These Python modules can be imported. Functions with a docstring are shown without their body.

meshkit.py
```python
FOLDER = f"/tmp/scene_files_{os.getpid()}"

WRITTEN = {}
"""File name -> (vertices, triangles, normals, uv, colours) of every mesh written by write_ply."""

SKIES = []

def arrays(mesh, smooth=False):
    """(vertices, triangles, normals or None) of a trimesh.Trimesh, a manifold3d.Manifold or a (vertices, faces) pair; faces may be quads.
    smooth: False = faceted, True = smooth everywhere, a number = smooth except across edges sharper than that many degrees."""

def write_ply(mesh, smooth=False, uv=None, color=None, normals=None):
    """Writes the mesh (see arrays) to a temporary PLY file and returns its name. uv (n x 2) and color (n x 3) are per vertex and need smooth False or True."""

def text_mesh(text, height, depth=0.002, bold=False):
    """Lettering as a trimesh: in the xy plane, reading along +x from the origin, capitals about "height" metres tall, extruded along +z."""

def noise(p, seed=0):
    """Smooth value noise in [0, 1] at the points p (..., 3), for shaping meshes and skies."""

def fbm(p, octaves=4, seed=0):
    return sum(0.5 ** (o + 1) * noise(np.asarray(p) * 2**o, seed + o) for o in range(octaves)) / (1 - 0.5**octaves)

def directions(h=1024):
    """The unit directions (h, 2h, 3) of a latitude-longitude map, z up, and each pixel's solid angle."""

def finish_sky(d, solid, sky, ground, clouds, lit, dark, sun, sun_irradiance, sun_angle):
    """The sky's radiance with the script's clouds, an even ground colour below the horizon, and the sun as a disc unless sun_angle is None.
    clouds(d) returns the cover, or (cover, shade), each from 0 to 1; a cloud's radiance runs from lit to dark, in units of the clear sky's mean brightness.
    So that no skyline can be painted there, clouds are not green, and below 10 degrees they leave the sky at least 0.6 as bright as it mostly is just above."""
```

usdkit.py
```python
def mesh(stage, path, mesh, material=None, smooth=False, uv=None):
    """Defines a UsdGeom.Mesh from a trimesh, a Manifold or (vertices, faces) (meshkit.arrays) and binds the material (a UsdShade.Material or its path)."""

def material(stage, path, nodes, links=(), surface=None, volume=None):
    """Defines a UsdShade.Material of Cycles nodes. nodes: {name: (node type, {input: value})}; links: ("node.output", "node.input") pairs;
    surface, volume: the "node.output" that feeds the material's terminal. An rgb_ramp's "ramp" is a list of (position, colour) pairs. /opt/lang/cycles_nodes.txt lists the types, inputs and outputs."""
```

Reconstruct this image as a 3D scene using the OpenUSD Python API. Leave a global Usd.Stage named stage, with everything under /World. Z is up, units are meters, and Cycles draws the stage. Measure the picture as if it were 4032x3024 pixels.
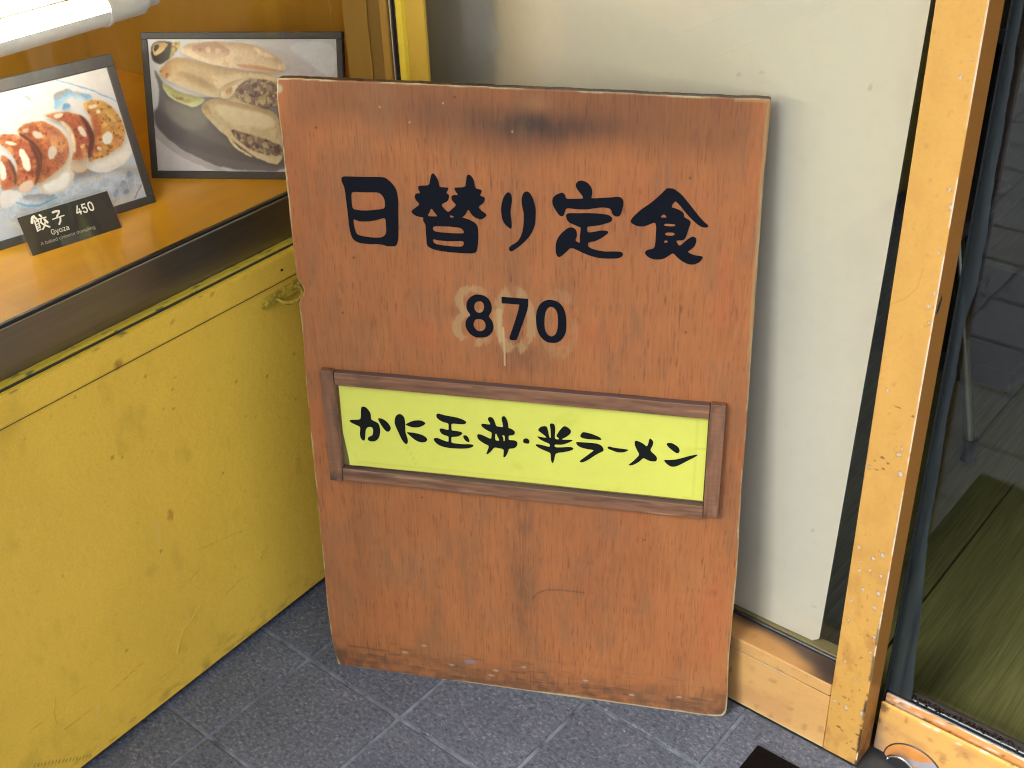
import math, random
import numpy as np
import trimesh, shapely
import shapely.geometry as sg
import manifold3d as m3
from scipy.spatial import Delaunay
from scipy.ndimage import gaussian_filter
from pxr import Usd, UsdGeom, UsdLux, UsdShade, Gf, Sdf, Vt
import usdkit
from meshkit import text_mesh, noise, fbm

EXPOSURE, SKY, SUNI, SUNA, LAMP = 1.80, 0.12, 0.46, 35.0, 46.0
stage = Usd.Stage.CreateInMemory()
UsdGeom.SetStageUpAxis(stage, UsdGeom.Tokens.z)
UsdGeom.SetStageMetersPerUnit(stage, 1.0)
world = UsdGeom.Xform.Define(stage, '/World')
stage.SetDefaultPrim(world.GetPrim())
UsdGeom.Scope.Define(stage, '/World/Looks')
rng = np.random.default_rng(7)

# ---------------------------------------------------------------- camera
cam = UsdGeom.Camera.Define(stage, '/World/camera')
RIGHT = (0.76831, 0.63919, -0.03365); DOWN = (0.31710, -0.42578, -0.84744); FWD = (-0.55601, 0.64042, -0.52982)
EYE = (1.16883, -0.82767, 1.36824)
cam.AddTransformOp().Set(Gf.Matrix4d(*RIGHT, 0, *(-v for v in DOWN), 0, *(-v for v in FWD), 0, *EYE, 1))
cam.CreateHorizontalApertureAttr(36.0); cam.CreateVerticalApertureAttr(27.0)
cam.CreateFocalLengthAttr(42.128)
cam.CreateClippingRangeAttr(Gf.Vec2f(0.02, 500))
cam.CreateExposureAttr(EXPOSURE)

# ---------------------------------------------------------------- sky and sun (bright overcast)
SUN = np.array([-0.30, -0.80, 0.85]); SUN /= np.linalg.norm(SUN)
sky_mat = usdkit.material(stage, '/World/Looks/sky', {
    'sky': ('sky_texture', {'sky_type': 'single_scattering', 'sun_disc': False, 'sun_elevation': float(math.asin(SUN[2])),
                            'sun_rotation': float(math.atan2(SUN[0], SUN[1])), 'air_density': 1.0, 'aerosol_density': 2.0, 'ozone_density': 1.0}),
    'tc': ('texture_coordinate', {}),
    'cloud': ('noise_texture', {'scale': 2.2, 'detail': 5.0, 'roughness': 0.55}),
    'cover': ('rgb_ramp', {'ramp': [(0.30, (0.45,) * 3), (0.62, (0.95,) * 3)]}),
    'bw': ('rgb_to_bw', {}), 'grey': ('combine_color', {}), 'lift': ('math', {'math_type': 'multiply', 'value2': 1.15}),
    'mx': ('mix_color', {}), 'bg': ('background_shader', {'strength': SKY})},
    [('tc.generated', 'cloud.vector'), ('cloud.fac', 'cover.fac'), ('sky.color', 'bw.color'), ('bw.val', 'lift.value1'),
     ('lift.value', 'grey.r'), ('lift.value', 'grey.g'), ('lift.value', 'grey.b'),
     ('cover.color', 'mx.fac'), ('sky.color', 'mx.a'), ('grey.color', 'mx.b'), ('mx.result', 'bg.color')], surface='bg.background')
dome = UsdLux.DomeLight.Define(stage, '/World/sky')
UsdShade.MaterialBindingAPI.Apply(dome.GetPrim()).Bind(sky_mat)
dome.GetPrim().SetCustomDataByKey('kind', 'structure'); dome.GetPrim().SetCustomDataByKey('label', 'pale overcast daylight sky')
sun = UsdLux.DistantLight.Define(stage, '/World/sun')
_x = np.cross([0, 0, 1.0], SUN); _x /= np.linalg.norm(_x); _y = np.cross(SUN, _x)
sun.AddTransformOp().Set(Gf.Matrix4d(*map(float, _x), 0, *map(float, _y), 0, *map(float, SUN), 0, 0, 0, 0, 1))
sun.CreateIntensityAttr(SUNI); sun.CreateAngleAttr(SUNA); sun.CreateNormalizeAttr(True)
sun.CreateColorAttr(Gf.Vec3f(1.0, 0.965, 0.90))

# traced outlines, in millimetres on the surface they lie on
LETTERS = [[[[78,796.9],[80.2,799.1],[92.7,799.4],[108.6,799.6],[123.8,800.5],[134.4,800.8],[138.7,798.8],[144.5,793.4],[149.2,786.9],[150.3,782.2],[151.5,772],[150.8,759.6],[150.1,745.8],[149.5,731.8],[148.2,719],[146,711.8],[143.4,709.4],[132.1,708.9],[127.3,710.6],[120.3,711.2],[111.8,710.4],[100.5,710.3],[92.8,711.5],[87.4,715],[85,719.9],[83.5,727.6],[82.9,736],[82.7,748.6],[82.3,758.3],[81.8,768],[81.6,777.7],[80.8,785.1],[78.2,791.1],[77.6,794.5]],[[89.4,779.1],[97.4,779.6],[107.1,779.6],[116.8,780.3],[125.1,780.6],[129.1,778.6],[132.3,774.4],[133.7,769.6],[133.5,760],[125.7,758.1],[115.1,756.3],[105.3,755.2],[96.9,755.4],[89.3,756.3],[89,766.4]],[[89.6,743.1],[93.7,741.6],[97.9,740.4],[104.2,740.5],[111.2,741.4],[119,743],[125.5,745.3],[132.9,747.6],[133.1,739.1],[133,730.7],[132.2,725.7],[128.8,722],[124.4,720],[118.1,719.5],[109,719.6],[99.9,720.5],[92.6,722.1],[90.3,729.4],[89.5,736.4]]],[[[196.2,807.1],[197.7,808.9],[199.8,809],[202.8,804.6],[205.1,800.5],[205.8,796.3],[206.2,791.9],[211.8,792],[217.2,791.9],[217.8,790.2],[214.4,784.3],[217.9,783.1],[218.3,780.6],[217.2,776.2],[215.4,773.6],[206.6,769.5],[212.1,763],[216.2,759.5],[221.4,764.3],[227.7,769.7],[223.2,773.7],[221.2,777.2],[221,780],[222.5,782.5],[230.6,782.7],[227.2,786.8],[225.4,790.6],[226,792.6],[239.5,793.3],[240.5,798.9],[241.7,808.1],[243.5,809.9],[246,809.7],[249,806.4],[251.3,801.6],[252.1,792.4],[258.4,791.9],[260.4,790.4],[260.4,788.7],[257.5,783.5],[262.4,782.6],[264.1,781.1],[264,778.2],[262.2,774.6],[259.3,771.9],[255,769.1],[259.1,764.3],[265.3,760.4],[265.6,758.3],[263.1,755.6],[259.5,753],[255.2,753.3],[250.3,755.2],[247.2,757.9],[244.8,761.3],[242.5,765.5],[239.8,760.3],[236.8,756.1],[233.5,753.8],[239.5,752.7],[245.9,750.5],[251.5,747.3],[253.9,743],[254.3,737.2],[254.4,729.9],[253.6,720.3],[252.3,712.1],[251.1,709],[246.7,706.6],[235.1,706.3],[220.6,706.2],[205.3,707],[195.2,708.6],[188,711.5],[186,715.4],[185.9,725.5],[185.9,735.1],[185.8,741.7],[183.1,745.6],[182.7,748.5],[184.1,750.8],[175.5,751.7],[171.2,753.6],[167.4,757.4],[170.1,760.5],[174.7,764],[179.8,768.2],[175.5,772],[173.5,775.9],[173.7,779.8],[176,782.1],[181.4,782.4],[178.8,786.9],[178.4,790.5],[179.8,792.4],[193,793.1],[194.4,799.9]],[[194.5,764.5],[191.7,758.1],[188.6,752.8],[195.8,753.1],[202.7,753.3],[198.2,758.2]],[[217.9,756.1],[221.1,755.4],[223.9,754.3],[223.1,753.1],[218.4,752.9]],[[195.2,739.9],[203.9,740.6],[216.9,740.9],[229.1,740.4],[233.4,739],[235.7,735.3],[235.8,732.8],[221.6,732.2],[207.1,732.2],[195,733.1]],[[194,723],[200.1,721.6],[210.3,721.1],[221.2,721.5],[235.3,723.2],[234.8,717.6],[232.5,714.8],[220.9,714.4],[206.4,715.1],[195.5,716.4]]],[[[293.3,790.3],[295.4,789.9],[297.3,788],[298.3,784.8],[298.5,778.8],[297.6,773.2],[296.4,765.9],[296.6,759.2],[297.6,753.1],[297.7,747.5],[297.1,742.7],[294.7,743.7],[290.3,747.1],[287.1,751.4],[285.1,758],[284.4,765.2],[284.8,772.4],[286.3,778.6],[288.3,784.2],[291.1,788.2]]],[[[315.4,792.1],[318.6,792.5],[321.8,790],[324.5,785.2],[326.3,779.3],[328.4,771.1],[328.2,762.3],[328,753.4],[326.1,746],[323,739],[319.2,733.1],[313.6,726.5],[307,720.4],[300.8,715.4],[297.5,713],[294.7,713.3],[293.7,715.5],[294,718.4],[296.5,720.8],[301.5,724],[306,727.7],[309.3,734.2],[311.6,741.1],[312.8,749],[313.4,758],[313.2,764.7],[311.7,771.3],[310.7,777.8],[310.7,783.3],[312.1,788.3],[313.8,790.9]]],[[[378,805.1],[379.6,807.8],[382.6,809.8],[388.2,809.6],[392.8,807.2],[396.1,803.7],[398.3,798.4],[398.5,793.7],[397.3,789.6],[397.6,788.1],[407.5,789.2],[422.5,790.9],[427,792],[431.6,792.2],[434.9,790.4],[436.8,786.5],[436.7,781.7],[435.3,776.2],[434.4,772.1],[432.9,768.6],[430.9,767.1],[427.6,767.3],[424.7,768.4],[423,770.7],[422.2,774.8],[419.5,777],[414.3,777.6],[409,777.4],[401.1,775.9],[393.2,774.1],[384.6,773.4],[374.7,773.7],[366.4,774.3],[365,769.3],[363.4,764.4],[360.7,763],[357.4,764.7],[353.3,770.7],[350.7,775.3],[349.2,778.7],[349,784.1],[351,788],[354.6,790.9],[360.6,793.5],[363.3,792.8],[365.3,789.8],[366.3,785.5],[375.9,786.4],[387.1,787.3],[387.4,789],[384.4,793.3],[380.4,798.1],[378.4,801.4]]],[[[366.1,763.8],[367.1,766.7],[370.1,767.9],[381.4,768.4],[394.6,769.4],[407.8,769.5],[419.1,768.6],[422.1,765.9],[423.4,764.6],[422.9,760.4],[418,758.1],[410.1,755.2],[401.5,753.3],[394.2,752.4],[392.6,750.3],[393,746.1],[394,744.1],[401.6,745.6],[408.9,747.8],[414.9,748.2],[418.9,747.4],[418.9,745],[413.7,740.5],[407.1,735.9],[401.8,733.1],[394.8,731.9],[393.9,728.7],[394.3,725.9],[399.3,723.1],[407.4,721.5],[416.8,720.7],[427.4,721.8],[434.7,722],[437.8,720.4],[437.9,717.6],[435.6,714.6],[431,712.9],[421,711.8],[408.9,711.7],[398.8,713.5],[390,716.4],[381.9,719.8],[372.7,723.8],[367,717],[359.6,709.7],[355.8,709.8],[353.8,714.7],[353.3,721.7],[353.8,727.4],[355.4,733.2],[358.8,739],[364.2,745],[370.2,749.5],[374.9,749.7],[378.6,747.3],[380,743.2],[380.2,738.3],[378,732.9],[380.4,731.3],[384.1,729.6],[383.8,737.2],[384.3,744.2],[384.9,750.1],[382.9,751],[376.2,753.4],[370.5,755.5],[367.4,759.1]]],[[[487.5,805.5],[488.8,806.2],[495.6,806.2],[500,803.6],[506.4,798.8],[511.7,792.7],[517.6,785.9],[524.2,777.8],[529.5,771.6],[534.8,766.3],[539.3,763],[539.7,760.7],[537,759.6],[532,759.9],[526.9,762.9],[521.7,767.2],[516.5,772.1],[511.2,777.7],[507.2,782.7],[503.3,787],[499.7,790.3],[497.9,789.9],[493.8,782.6],[499.8,781.6],[504.9,779.6],[509.1,776.9],[510.1,774.3],[510,771.4],[514.1,769.3],[518.9,766.3],[517.7,761],[515.8,754.3],[514.3,747.5],[511.7,742.4],[508,741.5],[502,741.1],[503.8,737.5],[505.8,734.6],[508.3,735.4],[512.5,740.1],[517.3,744.7],[520.9,747],[524.6,747],[526.5,744.3],[526.3,739.7],[524.7,734.9],[520.5,730.6],[516.3,727.2],[521.5,724.6],[527.8,723.1],[536.3,722.8],[533.8,717.3],[529.6,713.3],[523.4,711.1],[517.7,711.4],[511.2,714.4],[505.3,718.7],[501.3,722.8],[498.7,724.7],[493.2,719.9],[487.6,716.1],[481.3,714.7],[474.9,714.9],[469.1,717.2],[465.4,720.7],[464.7,723.4],[467.4,726.6],[476.6,728.9],[477.1,739.8],[477.4,749.8],[477.4,757.8],[475.9,762.7],[470.6,760.4],[465.1,757.4],[459.4,756.1],[453,756.6],[445.9,760.5],[446.1,763.8],[451.3,770.8],[459.3,778.5],[467.8,785.2],[473.9,790.5],[480.4,797.3],[485.2,802.8]],[[486.1,774.2],[482.2,770],[482.9,769.1],[490.4,769.1]],[[487.3,761.7],[499.5,761.8],[500.5,760.5],[499.3,758.7],[487.1,758.4],[486.7,760.1]],[[488.4,750.5],[500.6,751],[499.3,746.6],[488.6,746.5]],[[487.9,740.1],[491,740.3],[493,738.8],[488.1,736.1]]],[[[253.2,650.6],[259.8,649.9],[265.5,646],[268.6,640.1],[269.7,633.2],[268.7,627],[264.4,621],[268.9,616.5],[271.2,609.6],[271.1,603.4],[268.4,596.9],[262.5,591.5],[254.9,589.7],[247.3,589.3],[240.7,592.3],[235.8,597.7],[233.5,604.7],[233.7,610.9],[236.4,616.5],[241.4,620.9],[237.5,625.4],[235.4,630.5],[235.6,636.7],[238.1,643],[243.3,648.1],[248.3,650.3]],[[253,641.9],[257.1,641],[259.5,636.8],[259.3,631.5],[257.1,627],[253.3,624.9],[249.2,625.5],[246.4,629.6],[246.2,634.9],[248,639.4]],[[252.3,616.5],[257.2,615.5],[260.5,611.4],[260.7,606.1],[259,601.5],[254.3,598.6],[249.3,598.9],[245.6,602.6],[244.1,607.4],[245.5,612.8],[248.1,615.7]]],[[[282.8,649.9],[283.1,649.9],[300.7,649.8],[317.5,649.7],[317.8,649.6],[317.7,637.9],[313.5,624.6],[308.4,609.2],[302.4,591.8],[301.1,589.9],[291.2,589.8],[294.2,599.1],[299.4,614.6],[304.6,632.6],[306.3,640.9],[305.9,641],[294.1,641],[283.3,640.9],[283,640.8]]],[[[347.7,650.7],[354.1,649.9],[360.6,645.7],[364.6,639.1],[367.1,630.7],[367.5,620.3],[367.6,609.8],[365.6,602.6],[361.6,595.6],[355.1,591.1],[348.5,590.1],[342,590.8],[335.4,595.6],[330.9,602.3],[328.5,611.8],[327.8,621.4],[328.2,631],[331.1,640.7],[336.4,647.2],[342.1,650.2]],[[347.7,641.6],[352.1,639.8],[355.4,634.9],[356.7,628.1],[356.8,617.6],[355.8,608.8],[353.4,602.4],[348.5,598.9],[343.6,600.7],[339.9,606.6],[338.7,615.3],[339.2,626.7],[340.8,634.6],[343.7,639.6]]]]
MENU = [[[[80.9,469.9],[82.8,470.8],[86.4,470.5],[89.8,467.6],[92.5,463.3],[93.7,458.8],[93,451.6],[97.5,449.4],[103.4,446.7],[104.9,442.3],[105.6,436.4],[104.9,429.7],[103.3,424.3],[100.3,419.9],[95.8,416.8],[90.9,416.2],[87.3,417.2],[86.2,419.7],[87.1,422.5],[90.3,424.5],[93.5,426.2],[94.9,430],[95.4,436],[94.7,438.9],[92,439.9],[88.3,439.2],[85.4,436.6],[83.9,432.1],[83.1,426],[82.2,418.6],[80.5,416.1],[77.6,417.4],[75.7,420.6],[75.2,425.2],[75.9,431.9],[76.7,438],[72.6,439.9],[66.7,442.2],[62.3,444.4],[61.5,446.3],[62.8,447.7],[70.2,448.6],[77.6,449.9],[78.9,454.7],[79.4,461.3],[80,467.2]]],[[[103.3,454.7],[108.7,454.5],[113.4,452.4],[117.4,448.9],[120.4,443.9],[121.6,439.5],[118.9,435.6],[117,434],[114.1,435],[110.7,439],[107.5,444.5],[104.8,450.2]]],[[[135.1,464.4],[138.6,463.5],[141.4,460.5],[142.3,456.1],[142.6,449.6],[142.3,443],[142.1,436.4],[143.3,431.3],[145,424.2],[144.7,419.5],[142.5,416.9],[139.6,418.6],[136.8,422.6],[134.2,428.9],[131.8,435.3],[129.5,441.6],[127.7,446.7],[127.5,451.9],[128.4,457.2],[130.8,462]]],[[[142.8,448.3],[145.6,450.6],[150.6,453.7],[156.6,456.3],[163.2,457.5],[168.5,456.6],[172.8,453.6],[168.8,449.7],[163.3,446.5],[157.2,445.1],[151.3,445.3],[146,447]]],[[[143,436.4],[150.8,436.7],[157.9,436.1],[165.6,434.7],[170.9,431.9],[173.4,428.6],[172.9,425.9],[169.8,423.2],[165,422.2],[159.6,423.1],[155,425.6],[150.4,429.4],[146.4,433.6]]],[[[188.1,468.6],[189.7,470.7],[193.6,470.6],[198.4,469.3],[208,468.3],[216.9,467.3],[223.5,465.6],[228.2,463.5],[230.5,461.4],[229.2,458.9],[225.6,457.6],[216.6,457.3],[208.7,457.1],[208.8,451.5],[208.9,446.1],[214.3,446],[219.2,445.9],[223.3,444.7],[224.5,443.4],[222,440.2],[217.7,437.7],[212.8,436.5],[208.2,436.1],[208,431.2],[207.8,426.5],[215.4,426],[224.5,426],[233.6,427.2],[238.4,426.8],[239.6,425.6],[238.3,423.4],[233.4,420.9],[225.5,419.1],[215.1,418.1],[202.9,417.8],[195.6,418.7],[189,421],[184.9,424.6],[182.3,428.8],[183.4,431.2],[188.3,432.1],[193.1,430.3],[199.1,428.2],[203.9,427.4],[204.2,432.2],[204.3,436.6],[199.5,437.4],[195.3,438.9],[192.4,442.3],[191.6,445.9],[193.2,447.8],[196.9,447.8],[201.1,446.6],[205,446.4],[204.9,451.7],[205.1,457.1],[199.7,457.8],[194.4,459.6],[190.2,462.5],[188.3,465.3]]],[[[225,439.8],[228,440.9],[231,439.5],[233,436],[233.8,432],[233.4,430.3],[230.1,430.6],[227.2,433.3],[225.5,436.5]]],[[[260.6,469.5],[261.8,471.9],[264.8,472.7],[267.7,471.2],[269.7,467.2],[271.1,462.1],[272.2,458.9],[276.9,458.7],[281.9,458.3],[281.2,463.8],[279.8,469.6],[279.9,473.2],[281.4,475.6],[284.3,475.8],[286.6,472.2],[288.3,467.2],[288.8,462],[288.9,458],[293.4,457.2],[297,454.6],[298.1,451.7],[296.9,448.6],[293.3,446.9],[289.1,446.5],[289,442.8],[289,439.1],[295.6,439.8],[299.7,439],[301.3,436.1],[300.8,432.1],[298.4,428.4],[294.2,426.5],[289.1,425.9],[287.8,420.5],[285.6,414.9],[283.2,411.6],[280.9,411],[281.5,416.4],[282.2,424.3],[275.6,424.9],[268.5,425.8],[265.4,420.7],[261,415.5],[256.7,413],[258.7,418.6],[261.6,427.7],[256.6,429.2],[251.2,432.3],[246.5,436.1],[244.8,440],[245.3,444],[249.2,444.3],[255.1,442.1],[261,439.4],[264.6,438.4],[265.2,444.2],[265.7,448.9],[261.3,450.4],[256,453.2],[251.9,456.7],[250.8,459.2],[252.3,461.1],[257.4,460.9],[263.9,460.6],[263.4,463.2],[261.1,466.6]],[[270.4,447.4],[272.2,447.3],[273.1,444.4],[275.9,437.7],[275.3,436.6],[269.6,436.7]],[[279.3,446.1],[283.8,445.9],[283.9,438.2],[282.4,436.4],[281.6,437.6],[281.6,442]]],[[[312.6,444.7],[315.2,444.7],[317.5,442.7],[318,439.8],[317.4,437.2],[315.4,436.3],[312,436.9],[309.4,437.6],[309.1,441.1],[310.3,443.5]]],[[[329.9,459.8],[332.7,464.2],[336.7,466.4],[341.2,467],[342.9,464.4],[344.1,458.7],[345.2,452.5],[346.3,449.1],[347.7,449.4],[347.7,455.3],[347.3,462.9],[346.3,469.8],[347.2,471.8],[350.8,472.2],[353.1,469.9],[353.7,464.2],[353.4,457.2],[352.9,448.2],[359.1,448.5],[359.1,450.1],[354.8,453.2],[357.1,457.6],[361,464.4],[364.9,469.2],[367.7,469.9],[372.3,467.2],[375.1,464],[375.1,460.2],[371.8,456],[367.3,452.3],[362.8,449.6],[363.9,448.4],[371.8,449.3],[378.6,449.7],[375.2,446.8],[369,443.2],[362.2,440.5],[357.1,440.3],[352.9,439.9],[352.9,435.3],[362.3,436.6],[370.8,438],[377,438.6],[379.5,435.7],[374.2,432.5],[366.3,429.7],[354.3,426.7],[353.2,420.4],[352,414.4],[350.9,410.3],[349.5,410.5],[348,413.2],[347.7,420.4],[347.2,426.2],[342.3,427.6],[335.4,430.1],[329.7,432.7],[326.3,435.6],[328,437.7],[334.3,437.1],[341.2,435.9],[346,435.2],[346.6,437.2],[346,440.3],[341.2,441.7],[334.9,444.3],[330.9,447],[328.7,449.7],[330.4,449.9],[336.6,449],[341.8,448.9],[340.6,451.3],[336.1,454.7],[331.6,458]]],[[[390.8,463.5],[395.8,463],[402,462.1],[408.2,459.9],[413.8,458],[416.9,454.9],[415.5,453.6],[407.2,453.5],[398.8,453.2],[392,453.7],[388.6,455.3],[387.5,457.1]]],[[[382.3,447.2],[390.4,447.5],[401.7,447.8],[410.1,447.7],[415.7,446.1],[418.8,442.6],[419.9,438.3],[419.2,436.9],[414.2,433.8],[407.6,428.8],[400.9,422.6],[394.7,418],[390.2,416.1],[387.7,416.8],[387.9,418.5],[392.4,422.9],[398.6,428.8],[406.6,436.5],[405.7,437.3],[397.9,437.7],[390,439.1],[384.9,441.4],[382.3,445]]],[[[425.3,444.4],[428.1,445.1],[433.1,443.8],[442.4,443.5],[450.4,443.3],[453.5,442.9],[451.7,441],[448.1,438.8],[443.2,437.5],[437,437.5],[430.7,439.7],[425.1,441.5]]],[[[461.3,458.3],[465.9,457.7],[470.9,455.8],[474.6,453.1],[477.8,450.6],[479.4,456.4],[480.4,462.8],[481.5,464],[484.7,461.5],[485.9,457.8],[485,452.8],[482.2,446.9],[483.5,443.5],[487.3,440.7],[490.5,437.2],[491.9,433.8],[490.8,430.1],[487.8,429.1],[482.2,429.1],[477.3,431.1],[473.5,433.1],[469.4,427.7],[464.6,423.2],[459.1,419.7],[454.8,418.8],[453.9,419.6],[458.4,424.2],[463.7,430.6],[468.4,437.2],[465.8,441.5],[463.2,446.8],[461.3,451.6]]],[[[503,459],[509.6,460.1],[514.5,457.8],[518.9,454.8],[520.9,450.5],[520.8,447],[518.1,444.9],[514.4,446.6],[508.8,450.9],[504.4,455]]],[[[500.1,433],[507.1,433.4],[516.2,435.2],[525.1,438.7],[534,442.8],[544.6,446.1],[544.7,444.8],[540.1,440.7],[532.5,435.6],[524.4,429.4],[517.9,425.1],[513.1,423.6],[508.8,424.7],[504.3,427.8]]]]
OUTLINE = [[3.8,917.5],[6.1,920.4],[89.7,919.6],[170.5,919.4],[295.7,918.5],[356.7,918.1],[548,916.5],[599.1,917],[601.3,914.8],[600.2,850.6],[600.5,773.5],[603.4,559.2],[604.8,465.4],[605,366],[608.2,288],[607.7,163.9],[607.4,108.8],[609.8,46.3],[611.4,16.6],[609.1,6.4],[603.9,-0],[570.5,-2.3],[397.4,-1.6],[279.5,-3.6],[240.1,-2.9],[175.5,-5.1],[33.9,-5.1],[10.6,-6.5],[5.3,-3.8],[2.8,11.6],[-1.5,53.7],[-3.1,115.4],[-1.7,184.2],[-1.1,282.4],[-0.2,480.5],[2.4,551.8],[3,597.5],[2,616.4],[4.2,624],[8.4,629.5],[11.5,638.6],[9.8,643.6],[4.9,651.6],[2.8,659.4],[2,840.1],[1.5,866],[1.3,898]]
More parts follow.
